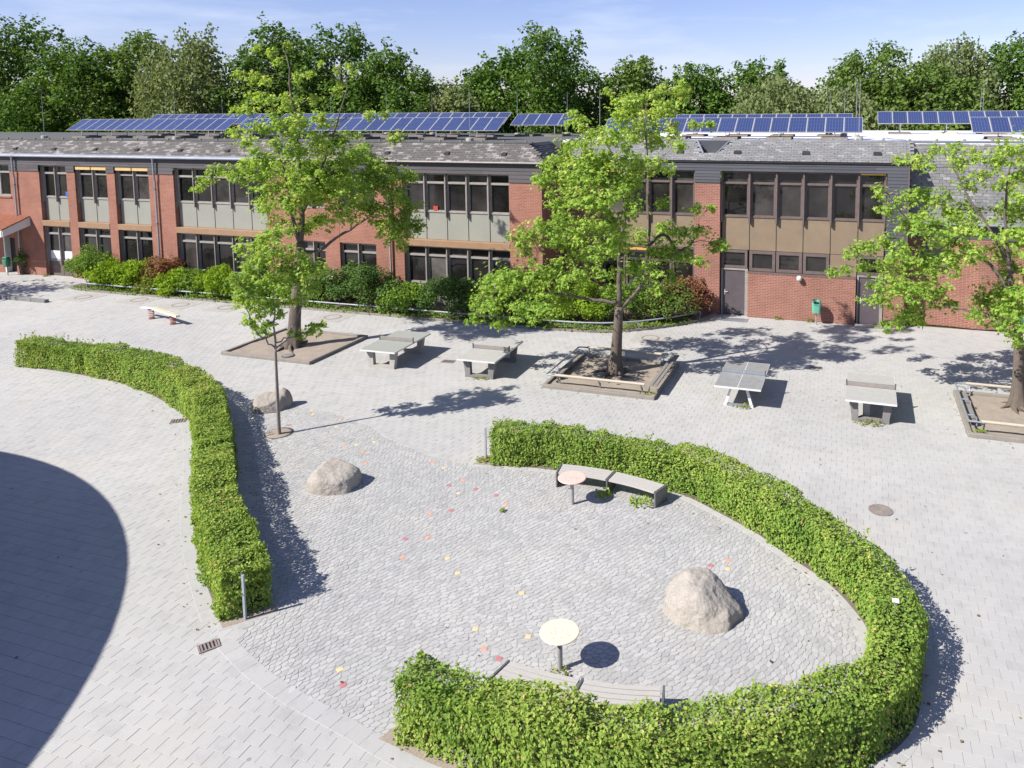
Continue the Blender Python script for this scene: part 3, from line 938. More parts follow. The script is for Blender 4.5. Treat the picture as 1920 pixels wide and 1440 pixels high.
# ------------------------------------------------------------------ round tables and curved benches
def round_table(label, x, y, h, r, mat, pegs, seed):
    t = thing('round_table', label, 'table', (x, y, 0))
    MB().lathe([(r - .012, h - .03), (r, h - .022), (r, h - .008), (r - .01, h)], 48, (x, y)).build('tabletop', mat, t)
    MB().lathe([(.048, 0), (.048, h - .05), (.14, h - .045), (.14, h - .031)], 20, (x, y)).build('post', 'steel', t, smooth=False)
    r_ = random.Random(seed)
    for i in range(pegs):
        a, q = r_.uniform(0, 6.28), r_.uniform(.04, r * .62)
        MB().lathe([(.008, h), (.008, h + .004)], 6, (x + q * math.cos(a), y + q * math.sin(a))).build('bolt', 'peg_dark', t)
    return t
round_table('cream round-topped table on a steel post beside the large boulder', -4.77, 11.93, .72, .35, 'table_cream', 8, 2)
round_table('pink round-topped table on a steel post in front of the curved bench', -6.60, 17.47, .71, .355, 'table_pink', 16, 5)

def curved_bench(label, inner, outer, h):
    """inner/outer: end points of the two seat sections at the seat's front and back edge"""
    t = thing('curved_bench', label, 'bench', (inner[1][0], inner[1][1], 0))
    fi = smooth_path(inner, .1); fo = smooth_path(outer, .1)
    k = 60
    I = np.stack([np.interp(np.linspace(0, 1, k + 1), np.linspace(0, 1, len(fi)), fi[:, j]) for j in (0, 1)], 1)
    O = np.stack([np.interp(np.linspace(0, 1, k + 1), np.linspace(0, 1, len(fo)), fo[:, j]) for j in (0, 1)], 1)
    for s0, s1 in ((1, 29), (31, 59)):
        for j in range(4):
            a, b_ = j / 4 + .018, (j + 1) / 4 - .018
            A = I[s0:s1 + 1] * (1 - a) + O[s0:s1 + 1] * a
            B = I[s0:s1 + 1] * (1 - b_) + O[s0:s1 + 1] * b_
            m_ = len(A)
            V = [(*p_, h - .045) for p_ in A] + [(*p_, h) for p_ in A] + [(*p_, h) for p_ in B] + [(*p_, h - .045) for p_ in B]
            F = [(((r + 1) % 4) * m_ + i, ((r + 1) % 4) * m_ + i + 1, r * m_ + i + 1, r * m_ + i) for r in range(4) for i in range(m_ - 1)] + [(0, m_, 2 * m_, 3 * m_), (4 * m_ - 1, 3 * m_ - 1, 2 * m_ - 1, m_ - 1)]
            MB().add(V, F).build('slat', 'weathered_wood', t)
    for i in (0, 30, 60):
        a = I[i]; b_ = O[i]
        d = (I[min(i + 1, 60)] - I[max(i - 1, 0)]); d = d / np.linalg.norm(d) * .018
        e_ = (b_ - a) * .03
        poly = [a - d - e_, a + d - e_, b_ + d + e_, b_ - d + e_]
        MB().prism(poly, 0, h + .004).build('side_plate', 'plate_grey', t)
    for s0, s1 in ((1, 29), (31, 59)):
        A = I[s0:s1 + 1] * .6 + O[s0:s1 + 1] * .4
        B = I[s0:s1 + 1] * .4 + O[s0:s1 + 1] * .6
        m_ = len(A)
        V = [(*p_, h - .10) for p_ in A] + [(*p_, h - .047) for p_ in A] + [(*p_, h - .047) for p_ in B] + [(*p_, h - .10) for p_ in B]
        F = [(((r + 1) % 4) * m_ + i, ((r + 1) % 4) * m_ + i + 1, r * m_ + i + 1, r * m_ + i) for r in range(4) for i in range(m_ - 1)]
        MB().add(V, F).build('seat_rail', 'plate_grey', t)
    return t
curved_bench('weathered slatted bench curving along the far hedge behind the pink table', [(-7.30, 18.18), (-6.62, 18.24), (-5.93, 18.2), (-5.24, 18.1), (-4.56, 17.91)], [(-7.37, 18.72), (-6.63, 18.76), (-5.88, 18.72), (-5.12, 18.58), (-4.38, 18.38)], .40)
curved_bench('weathered slatted bench half hidden behind the near hedge below the cream table', [(-5.50, 11.37), (-4.85, 11.33), (-4.17, 11.35), (-3.48, 11.43), (-2.80, 11.60)], [(-5.62, 10.90), (-4.88, 10.86), (-4.13, 10.88), (-3.42, 10.98), (-2.72, 11.14)], .40)

# ------------------------------------------------------------------ table tennis tables
def tt_table(label, x, y, rz, kind):
    t = thing('table_tennis_table', label, 'table', (x, y, 0), rz, 'table tennis tables in front of the school')
    lx, ly, h = .7625, 1.37, .76
    top = {'green': 'table_green', 'grey': 'table_grey', 'steel': 'table_steel', 'stone': 'table_grey'}[kind]
    q = dict(world=False)
    MB().box(-lx, lx, -ly, -.003, h - .06, h).build('table_half', top, t, **q)
    MB().box(-lx, lx, .003, ly, h - .06, h).build('table_half', top, t, **q)
    e = MB()
    for x0, x1, y0, y1 in ((-lx - .006, lx + .006, -ly - .008, -ly - .001), (-lx - .006, lx + .006, ly + .001, ly + .008), (-lx - .008, -lx - .001, -ly, ly), (lx + .001, lx + .008, -ly, ly)):
        e.box(x0, x1, y0, y1, h - .058, h + .002)
    e.build('edge_band', 'white_edge', t, **q)
    if kind in ('steel',):
        for s_ in (-1, 1):
            MB().box(-.008, .008, min(s_ * .03, s_ * (ly - .01)), max(s_ * .03, s_ * (ly - .01)), h + .001, h + .004).build('centre_line', 'white_paint', t, **q)
        nb = MB()
        n_ = 34
        nb.box(-lx, lx, -.006, .006, h, h + .02).box(-lx, lx, -.006, .006, h + .135, h + .15)
        for i in range(n_ + 1):
            xx = -lx + 2 * lx * i / n_
            nb.box(max(-lx, xx - .012), min(lx, xx + .012), -.005, .005, h + .02, h + .135)
        nb.build('net_plate', 'painted_steel', t, **q)
    else:
        MB().box(-lx + .02, lx - .02, -.006, .006, h + .012, h + .145).build('net_plate', 'mullion_grey', t, **q)
        MB().box(-lx + .02, lx - .02, -.009, .009, h + .145, h + .158).build('net_top_band', 'steel', t, **q)
    for s_ in (-1, 1):
        MB().box(s_ * lx - .018, s_ * lx + .018, -.018, .018, h - .05, h + .20).build('net_post', 'dark_steel', t, **q)
    for s_ in (-1, 1):
        yc = s_ * 1.02
        if kind == 'steel':
            for k in (-1, 1):
                MB().yprism([(k * .24 - .035, h - .06), (k * .24 + .035, h - .06), (k * .45 + .05, .0), (k * .45 - .05, .0)], yc - .05, yc + .05).build('leg', 'white_paint', t, **q)
            MB().box(-.40, .40, yc - .05, yc + .05, .001, .07).build('foot_bar', 'painted_steel', t, **q)
        else:
            mt = 'concrete_dark' if kind in ('grey', 'stone') else 'concrete'
            for k in (-1, 1):
                MB().yprism([(k * .66, h - .06), (k * .38, h - .06), (k * .36, .10), (k * .56, .10)][::k], yc - .09, yc + .09).build('leg', mt, t, **q)
            MB().box(-.57, .57, yc - .11, yc + .11, 0, .098).build('base_beam', mt, t, **q)
    if kind == 'stone':
        MB().box(-.20, -.02, -.80, -.55, 0, h - .065).build('prop_stone', 'concrete', t, **q)
    return t
tt_table('green-topped concrete table tennis table beside the plain tree bed', -17.38, 26.25, .02, 'green')
tt_table('grey concrete table tennis table left of the bench-framed tree bed', -13.22, 26.33, .03, 'grey')
tt_table('steel-grey table tennis table on pale slanted legs in tree shade', -3.56, 26.33, .0, 'steel')
tt_table('stone-coloured table tennis table in full sun, nearest the right edge', .63, 26.27, -.012, 'stone')

# ------------------------------------------------------------------ tree beds and their benches
def tree_bed(label, key, hk=.13):
    x0, x1, y0, y1 = BEDS[key]
    t = thing('tree_bed', label, 'tree bed', ((x0 + x1) / 2, (y0 + y1) / 2, 0))
    k = .14
    for nm, b_ in (('kerb', (x0, x1, y0, y0 + k)), ('kerb', (x0, x1, y1 - k, y1)), ('kerb', (x0, x0 + k, y0 + k + .003, y1 - k - .003)), ('kerb', (x1 - k, x1, y0 + k + .003, y1 - k - .003))):
        MB().box(*b_, -.03, hk).build(nm, 'kerb', t, bevel=.015)
    bm = bmesh.new()
    bmesh.ops.create_grid(bm, x_segments=40, y_segments=40, size=.5)
    for v in bm.verts:
        v.co.x *= (x1 - x0 - 2 * k); v.co.y *= (y1 - y0 - 2 * k)
        v.co.z = .045 + .03 * noise.noise(v.co * 1.1 + Vector((x0, 0, 0))) + .012 * noise.noise(v.co * 4)
    me = bpy.data.meshes.new('soil'); bm.to_mesh(me); bm.free()
    me.polygons.foreach_set('use_smooth', np.ones(len(me.polygons), bool))
    put('soil', me, 'soil', t)
    return t
tree_bed('square bare soil bed with low kerbs round the largest maple', 'a')
tree_bed('square soil bed inside the wooden bench round the middle maple', 'b')
tree_bed('square soil bed inside the bench at the right edge of the yard', 'c')
t = thing('drain_cover', 'small round grey cover lying on the soil below the largest maple', 'drain cover', (-21.85, 25.25, .05))
MB().lathe([(.22, .03), (.22, .07), (.17, .09), (.05, .095)], 20, (-21.85, 25.25)).build('cover', 'concrete_dark', t)
MB().lathe([(.25, .02), (.25, .06), (.225, .06)], 20, (-21.85, 25.25)).build('rim', 'dark_steel', t)

def frame_bench(label, key):
    x0, x1, y0, y1 = BEDS[key]
    x0 += .05; x1 -= .12; y0 += .30; y1 -= .10
    h = .42
    t = thing('bench', label, 'bench', ((x0 + x1) / 2, (y0 + y1) / 2, 0), 0, 'wooden benches round the tree beds')
    # round timber seats front and back, flat planks on the sides
    for y in (y0, y1):
        MB().tube([(x0 + .35, y, h), (x1 - .30, y, h)], .05, 12).build('seat_beam', 'pale_wood', t)
        sg = 1 if y == y0 else -1
        for x in (x0 + .45, (x0 + x1) / 2, x1 - .45):
            MB().tube([(x, y, h - .05), (x, y + sg * .06, h - .10), (x, y + sg * .14, h - .24), (x, y + sg * .2, h - .20), (x, y + sg * .22, .02)], .024, 8).build('support', 'painted_steel', t)
    MB().tube([(x0 + .36, y0 - .02, h - .02), (x0 + .06, y0 - .01, h - .02), (x0, y0 + .06, h - .02), (x0, y1 - .06, h - .02), (x0 + .06, y1 + .01, h - .02), (x0 + .36, y1 + .02, h - .02)], .028, 10).build('corner_rail', 'painted_steel', t)
    for y in (y0 + .55, (y0 + y1) / 2 + .2, y1 - .3):
        MB().tube([(x0, y, h - .03), (x0 + .22, y, h - .03), (x0 + .30, y, h - .09), (x0 + .31, y, .02)], .024, 8).build('support', 'painted_steel', t)
    MB().box(x0 + .06, x0 + .32, y0 + .5, y1 - .35, .17, .23).build('plank', 'grey_wood', t, bevel=.01)
    for j in (0, 1):
        MB().box(x1 - .14 + j * .15, x1 - .01 + j * .15, y0 - .02, y1 + .05, h - .03, h + .02).build('plank', 'grey_wood', t, bevel=.008)
    for y in (y0 + .25, (y0 + y1) / 2, y1 - .25):
        MB().tube([(x1 - .02, y, h - .035), (x1 - .12, y, h - .05), (x1 - .2, y, h - .12), (x1 - .22, y, .02)], .024, 8).build('support', 'painted_steel', t)
    return t
frame_bench('square bench of round timbers on bent tubes round the middle maple', 'b')
frame_bench('square bench of round timbers on bent tubes cut off by the right edge', 'c')
t = thing('tree_pit', 'small round earth pit at the foot of the young tree', 'tree pit', (-16.8, 18.85, 0))
MB().lathe([(.40, -.02), (.40, .012), (.30, .02), (.05, .035)], 28, (-16.8, 18.85)).build('soil', 'soil', t, smooth=True)
pitr = MB()
for k in range(28):
    a0, a1 = 2 * PI * k / 28, 2 * PI * (k + 1) / 28
    pitr.add([(-16.8 + r_ * math.cos(a), 18.85 + r_ * math.sin(a), z) for r_, z in ((.40, .014), (.425, .014)) for a in (a0, a1)], [(0, 1, 3, 2)])
pitr.build('edge_ring', 'dark_steel', t)

# ------------------------------------------------------------------ covers and grates let into the paving
def manhole(label, x, y, r, slab=True, ribs=False):
    t = thing('manhole_cover', label, 'manhole cover', (x, y, 0), 0, 'manhole covers in the paving')
    if slab: MB().box(x - r * 1.9, x + r * 1.9, y - r * 1.9, y + r * 1.9, -.02, .007).build('surround', 'concrete', t)
    k = 36
    def ring(r0, r1, z):
        mb = MB()
        V = [(x + rr * math.cos(2 * PI * j / k), y + rr * math.sin(2 * PI * j / k), zz) for rr, zz in ((r0, z - .012), (r0, z), (r1, z), (r1, z - .012)) for j in range(k)]
        F = [(a * k + j, a * k + (j + 1) % k, (a + 1) * k + (j + 1) % k, (a + 1) * k + j) for a in range(3) for j in range(k)]
        return mb.add(V, F)
    ring(r * .84, r, .016).build('rim', 'iron', t)
    if ribs:
        MB().lathe([(r * .83, .0), (r * .83, .010)], k, (x, y)).build('lid', 'iron', t)
        for q in (.70, .54, .38, .22): ring(r * (q - .05), r * (q + .04), .016).build('rib', 'kerb', t)
    else:
        MB().lathe([(r * .82, .0), (r * .82, .013)], k, (x, y)).build('lid', 'concrete', t)
    return t
manhole('pale manhole cover nearest the left edge, by the shaded kerb', -39.87, 30.55, .43)
manhole('pale manhole cover second from the left, in front of the fern bushes', -36.33, 30.95, .43)
manhole('pale manhole cover just above the spring beam', -33.31, 30.75, .43)
manhole('pale manhole cover between the spring beam and the young tree', -30.55, 31.0, .43)
manhole('pale manhole cover behind the largest maple trunk', -24.07, 31.0, .43)
manhole('pale manhole cover behind the bench of the middle maple', -8.39, 32.1, .40)
manhole('rusty ribbed iron manhole cover right of the U-shaped hedge', .78, 19.47, .29, False, True)
def grate(label, x, y, rz, w_, d_, n_):
    t = thing('drain_grate', label, 'drain grate', (x, y, 0), rz)
    q = dict(world=False)
    MB().box(-w_, w_, -d_, d_, -.01, .010).build('sump', 'black', t, **q)
    fr = MB().box(-w_ - .03, w_ + .03, -d_ - .03, -d_ + .001, -.01, .020).box(-w_ - .03, w_ + .03, d_ - .001, d_ + .03, -.01, .020).box(-w_ - .03, -w_ + .001, -d_ + .001, d_ - .001, -.01, .0195).box(w_ - .001, w_ + .03, -d_ + .001, d_ - .001, -.01, .0195)
    fr.build('frame', 'iron', t, **q)
    for i in range(n_):
        xx = -w_ + 2 * w_ * (i + .5) / n_
        MB().box(xx - w_ / n_ * .5, xx + w_ / n_ * .5, -d_ + .002, d_ - .002, .008, .018).build('bar', 'iron', t, **q)
    return t
grate('rusty slotted drain grate in the slabs below the left hedge', -11.2, 10.5, .95, .15, .10, 5)
grate('small dark drain grate beside the bend of the left hedge', -20.6, 18.66, .6, .20, .13, 5)
grate('small drain grate between the two left table tennis tables', -15.27, 26.6, .1, .22, .14, 5)
grate('small dark drain grate in the tree shade before the brick wall', -1.29, 30.1, .1, .20, .12, 5)
t = thing('door_mat_grate', 'flat grey metal mat sunk in front of the left brown door', 'grate', (-5.35, 36.2, 0))
MB().box(-6.0, -4.7, 35.85, 36.5, -.02, .009).build('mat', 'zinc', t)
t = thing('door_step', 'low grey step in front of the right brown door', 'step', (.75, 36.3, 0))
MB().box(.1, 1.5, 36.0, 36.75, 0, .12).build('tread', 'concrete', t, bevel=.01)

# ------------------------------------------------------------------ spring beam, bins
t = thing('spring_beam', 'bent balance beam with yellow top on two red springs', 'play equipment', (-31.4, 27.9, 0))
pa, pb, pc, pd = (-33.25, 28.42, .44), (-32.3, 28.2, .50), (-31.9, 28.1, .52), (-30.1, 27.6, .40)
def plank(p0, p1, w_, th, nm, mat):
    d = Vector(p1) - Vector(p0)
    s_ = Vector((-d.y, d.x, 0)).normalized() * w_
    up = Vector((0, 0, th))
    a, b_ = Vector(p0), Vector(p1)
    MB().add([a - s_, b_ - s_, b_ + s_, a + s_, a - s_ + up, b_ - s_ + up, b_ + s_ + up, a + s_ + up], [(0, 3, 2, 1), (4, 5, 6, 7), (0, 1, 5, 4), (1, 2, 6, 5), (2, 3, 7, 6), (3, 0, 4, 7)]).build(nm, mat, t)
plank(pa, pb, .10, .03, 'footboard', 'white_paint')
plank((-32.3, 28.2, .505), pd, .10, .07, 'beam', 'white_paint')
plank((-32.2, 28.17, .578), (-30.1, 27.6, .472), .09, .02, 'beam_pad', 'beam_yellow')
for x, y, h_ in ((-32.4, 28.2, .46), (-30.55, 27.72, .38)):
    pts = [(x + .12 * math.cos(q * .5), y + .12 * math.sin(q * .5), .03 + (h_ - .03) * q / 62) for q in range(63)]
    MB().tube(pts, .02, 6).build('spring', 'spring_red', t, smooth=True)
    MB().lathe([(.16, 0), (.16, .025)], 18, (x, y)).build('base_plate', 'iron', t)
    MB().lathe([(.14, h_ - .01), (.14, h_ + .03)], 18, (x, y)).build('cap', 'black', t)

def bin_(label, x, y, mat, s_=1.0):
    t = thing('litter_bin', label, 'litter bin', (x, y, 0))
    w_, d_ = .21 * s_, .17 * s_
    z0, z1 = .55, 1.18
    k = 24
    def sup(rx, ry, j):
        a = 2 * PI * j / k
        c, s = math.cos(a), math.sin(a)
        return rx * math.copysign(abs(c) ** .6, c), ry * math.copysign(abs(s) ** .6, s)
    prof = [(.80, z0), (.90, z0 + .02), (1.0, z1 - .25), (1.04, z1 - .24), (1.04, z1 - .19), (1.0, z1 - .18), (.97, z1 - .10), (.80, z1 - .02), (.45, z1 + .01)]
    V = []; F = []
    for f_, z in prof:
        for j in range(k):
            a, b_ = sup(w_ * f_, d_ * f_, j)
            V.append((x + a, y + b_, z))
    for i in range(len(prof) - 1):
        for j in range(k): F.append((i * k + j, i * k + (j + 1) % k, (i + 1) * k + (j + 1) % k, (i + 1) * k + j))
    F += [tuple(range(k - 1, -1, -1)), tuple(range((len(prof) - 1) * k, len(prof) * k))]
    MB().add(V, F).build('body', mat, t, smooth=False)
    MB().prism([(x + .12 * math.cos(a), y - d_ * .99 - .0 + .0 * a + .02 * math.sin(a)) for a in np.linspace(0, 2 * PI, 16, endpoint=False)], z1 - .15, z1 - .08).build('slot', 'black', t)
    MB().tube([(x, y + .03, 0), (x, y + .03, z0 + .02)], .03, 10).build('post', 'steel', t)
bin_('pale green litter bin on a post in front of the brick wall', -1.6, 36.45, 'bin_green_pale')
bin_('dark green litter bin beside the entrance at the left edge', -50.05, 33.55, 'bin_green')
bin_('green litter bin half hidden behind the tree at the right edge', 7.0, 37.0, 'bin_green')

# ------------------------------------------------------------------ planted strip along the school: soil, kerb, rail
tag(MB().prism(PLANT_BED, -.02, .05).build('planting_bed', 'dark_soil'), kind='structure')
t = thing('bed_kerb', 'low concrete kerb edging the planted strip along the school', 'kerb', (bed_edge[40][0], bed_edge[40][1], 0))
n_e = path_normals(bed_edge)
for i in range(4, len(bed_edge) - 3, 3):
    a, b_ = bed_edge[i], bed_edge[min(i + 3, len(bed_edge) - 1)]
    na, nb = n_e[i] * .05, n_e[min(i + 3, len(bed_edge) - 1)] * .05
    d = (b_ - a) / np.linalg.norm(b_ - a) * .004
    MB().prism([a - na + d, b_ - nb - d, b_ + nb - d, a + na + d], -.03, .10).build('kerb_stone', 'kerb', t)
t = thing('tube_rail', 'long low grey tube rail in front of the planted strip', 'railing', (bed_edge[40][0], bed_edge[40][1], 0))
rail = bed_edge[6:-3:3] + path_normals(bed_edge)[6:-3:3] * .28
MB().tube([(p_[0], p_[1], .36) for p_ in rail], .038, 10).build('rail', 'rail_grey', t, smooth=True)
for p_ in rail[1::4]:
    MB().tube([(p_[0], p_[1], .0), (p_[0], p_[1], .34)], .03, 8).build('rail_post', 'painted_steel', t)
t = thing('kerb_step', 'short dark kerb step in the shade at the left edge', 'kerb', (-44, 28.9, 0))
for i in range(7):
    x = -47.6 + i * 1.0
    MB().box(x, x + .994, 28.9 + i * .01, 29.15 + i * .01, -.02, .16).build('kerb_stone', 'concrete_dark', t, bevel=.01)  # the kerb's shade is put into the darker concrete colour

# ------------------------------------------------------------------ the school: left wing and right wing
YL, YR = 34.2, 36.9
left = thing('school_building', 'red brick school wing on the left with green panels and dark slate roof edge', 'building', (-38, YL, 0))
right = thing('school_building', 'red brick school wing on the right with tan panels and pale slate roof edge', 'building', (-5, YR, 0))

def boards(parent, x0, x1, y, z0, z1, mat, pitch=.165, length=1.9, seed=0):
    """horizontal slate cladding: lapped boards in courses"""
    r_ = random.Random(seed + int(x0 * 7))
    n_ = max(1, round((z1 - z0) / pitch))
    p_ = (z1 - z0) / n_
    for i in range(n_):
        x = x0
        first = True
        while x < x1 - .02:
            ln = length * (r_.uniform(.3, 1) if first else 1)
            first = False
            xe = min(x1, x + ln)
            if x1 - xe < .25: xe = x1
            zb = z0 + i * p_
            MB().xprism([(y - .030, zb), (y - .030, zb + .012), (y - .012, zb + p_ + .01), (y, zb + p_ + .01), (y, zb)], x + .002, xe - .002).build('cladding_board', mat, parent)
            x = xe

def window(parent, x0, x1, zb, zt, ztr, yg, fmat, blind=None, fw=.08, paper=None):
    """one glazed unit: frame, transom, pane and top light"""
    y0, y1 = yg - .07, yg + .03
    f = MB()
    f.box(x0, x0 + fw, y0, y1, zb, zt).box(x1 - fw, x1, y0, y1, zb, zt)
    f.box(x0 + fw, x1 - fw, y0, y1, zb, zb + fw).box(x0 + fw, x1 - fw, y0, y1, zt - fw, zt)
    if ztr: f.box(x0 + fw, x1 - fw, y0 - .015, y1, ztr - .05, ztr + .05)
    o = f.build('window', fmat, parent)
    sp = [(zb + fw, zt - fw)] if not ztr else [(zb + fw, ztr - .05), (ztr + .05, zt - fw)]
    for a, b_ in sp:
        MB().box(x0 + fw - .004, x1 - fw + .004, yg + random.uniform(0, .004), yg + .016, a - .004, b_ + .004).build('pane', 'pane', o)
        if b_ - a > .7:           # slim opening sash
            s_ = .035
            MB().box(x0 + fw, x0 + fw + s_, yg - .035, yg - .002, a, b_).box(x1 - fw - s_, x1 - fw, yg - .035, yg - .002, a, b_).box(x0 + fw + s_, x1 - fw - s_, yg - .035, yg - .002, a, a + s_).box(x0 + fw + s_, x1 - fw - s_, yg - .035, yg - .002, b_ - s_, b_).build('sash', fmat, o)
    if paper: MB().box(x0 + fw + .04, x1 - fw - .04, yg - .03, yg - .004, paper[0], paper[1]).build('paper_blind', 'white_paint', o)
    return o

def fin(parent, x, z0, z1, y, mat='frame_brown', w_=.05, d_=.15):
    MB().box(x - w_ / 2, x + w_ / 2, y - d_, y + .02, z0, z1).build('mullion', mat, parent)

def brick(parent, x0, x1, y0, y1, z0, z1, mat='brick'):
    return MB().box(x0, x1, y0, y1, z0, z1).build('brick_wall', mat, parent)

def left_bay(x0, x1, n_, blind=False, lower_paper=False, sill=.92):
    yg = YL + .30
    w_ = (x1 - x0) / n_
    for i in range(n_):
        a, b_ = x0 + i * w_ + .02, x0 + (i + 1) * w_ - .02
        window(left, a, b_, 4.86, 6.86, 6.38, yg, 'frame_grey')
        MB().box(a, b_, yg - .03, yg + .02, 3.47, 4.85).build('spandrel_panel', 'panel_green', left)
        window(left, a, b_, sill, 3.12, 2.64, yg, 'frame_grey', paper=(1.05, 1.55) if lower_paper else None)
        MB().box(a, b_, yg - .03, yg + .02, .02, sill - .005).build('base_panel', 'panel_brown' if x0 < -40 else 'panel_green', left)
        if blind: MB().box(a + .03, b_ - .02, YL + .02, YL + .12, 6.64, 6.85).build('rolled_blind', 'blind_cream', left)
    for i in range(n_ + 1):
        x = x0 + i * w_
        wd = .05 if 0 < i < n_ else .03
        x = min(max(x, x0 + .02), x1 - .02)
        fin(left, x, 4.62, 6.85, yg - .07, 'mullion_grey', wd, .12)
        fin(left, x, max(.02, sill - .25), 3.11, yg - .07, 'mullion_grey', wd, .12)
        MB().box(x - .012, x + .012, yg - .045, yg - .031, 3.47, 4.62).build('joint_strip', 'dark_frame', left)
    MB().box(x0 + .005, x1 - .005, YL - .02, yg + .05, 3.13, 3.46).build('beam', 'beam_brown', left, bevel=.01)
    MB().box(x0, x1, yg + .06, yg + .3, 0, 6.9).build('back_wall', 'black', left)

left_bay(-47.57, -45.29, 2, False, True)
left_bay(-44.61, -42.06, 2, True)
left_bay(-41.44, -38.84, 2, True)
left_bay(-37.0, -30.55, 5)
left_bay(-22.0, -16.03, 5, sill=1.15)
for a, b_ in ((-45.29, -44.61), (-42.06, -41.44), (-38.84, -37.0), (-16.03, -14.32)):
    brick(left, a, b_, YL, YL + .55, 0, 6.5)
brick(left, -85, -52.6, YL, YL + .55, 0, 6.5)
brick(left, -52.6, -50.1, YL, YL + .55, 2.25, 4.78)
brick(left, -52.6, -51.1, YL, YL + .55, 0, 2.25)
brick(left, -50.1, -47.57, YL, YL + .55, 0, 6.5)
window(left, -52.6, -51.35, 4.86, 6.86, 6.38, YL + .3, 'frame_grey'); window(left, -51.35, -50.1, 4.86, 6.86, 6.38, YL + .3, 'frame_grey')
MB().box(-52.6, -50.05, YL - .06, YL + .3, 4.79, 4.87).build('sill', 'brick', left)
MB().box(-51.1, -50.1, YL + .35, YL + .45, 0, 2.25).build('door', 'dark_frame', left)
MB().box(-51.1, -51.02, YL - .02, YL + .34, 0, 2.24).build('door_frame', 'white_paint', left)
# brick stretch behind the largest maple, two windows on each floor
brick(left, -30.55, -28.4, YL, YL + .55, 0, 6.5)
brick(left, -26.84, -25.92, YL, YL + .55, 0, 6.5)
brick(left, -23.68, -22.0, YL, YL + .55, 0, 6.5)
for a, b_ in ((-28.4, -26.84), (-25.92, -23.68)):
    brick(left, a, b_, YL + .01, YL + .55, 3.08, 4.82)
    brick(left, a, b_, YL + .01, YL + .55, 0, .95)
    mid = (a + b_) / 2
    for q in ((a, mid - .02), (mid + .02, b_)):
        window(left, q[0], q[1], 4.84, 6.86, 6.38, YL + .25, 'frame_grey')
        window(left, q[0], q[1], .97, 3.06, 2.6, YL + .25, 'frame_grey')
    fin(left, mid, 4.84, 6.85, YL + .18); fin(left, mid, .97, 3.06, YL + .18, 'frame_grey')
    MB().box(a, b_, YL + .30, YL + .5, .9, 6.9).build('back_wall', 'black', left)
# cladding band
boards(left, -62, -14.3, YL - .01, 6.87, 7.38, 'cladding_left', seed=1)
for a, b_ in ((-62, -52.6), (-50.1, -47.57), (-45.29, -44.61), (-42.06, -41.44), (-38.84, -37.0), (-30.55, -28.4), (-26.84, -25.92), (-23.68, -22.0), (-16.03, -14.3)):
    boards(left, a, b_, YL - .012, 6.49, 6.865, 'cladding_left', pitch=.18, seed=2)
MB().box(-62, -14.31, YL - .005, YL + .5, 6.88, 7.40).build('lintel', 'dark_frame', left)
# side wall towards the right wing
brick(left, -14.85, -14.3, YL + .551, YR + 3, 0, 6.5)
MB().box(-14.85, -14.29, YL, YR + 3, 6.51, 7.42).build('side_cladding', 'slate_dark', left)
# roof edge: eaves board, slates, flat roof
EY, EZ, TY, TZ = YL - .13, 7.46, YL + 1.0, 8.36
MB().box(-62, -14.0, EY + .02, YL + .2, 7.39, 7.45).build('soffit', 'dark_frame', left)
slope = MB()
slope.add([(-85, EY + .01, EZ - .02), (-14.0, EY + .01, EZ - .02), (-15.35, TY, TZ - .02), (-85, TY, TZ - .02)], [(0, 1, 2, 3)])
slope.add([(-14.0, EY + .01, EZ - .02), (-14.0, 42, EZ - .02), (-15.35, 42, TZ - .02), (-15.35, TY, TZ - .02)], [(0, 1, 2, 3)])
slope.build('roof_deck', 'slate_dark', left)
MB().box(-85, -15.35, TY, 53, 8.0, TZ).build('flat_roof', 'bitumen', left)
MB().box(-15.35, -14.7, YL + 3.6, 53, 8.0, TZ + .02).build('flat_roof', 'bitumen', left)
MB().box(-85, -15.2, TY - .06, TY + .14, TZ - .01, TZ + .05).build('roof_edge_trim', 'bitumen', left)

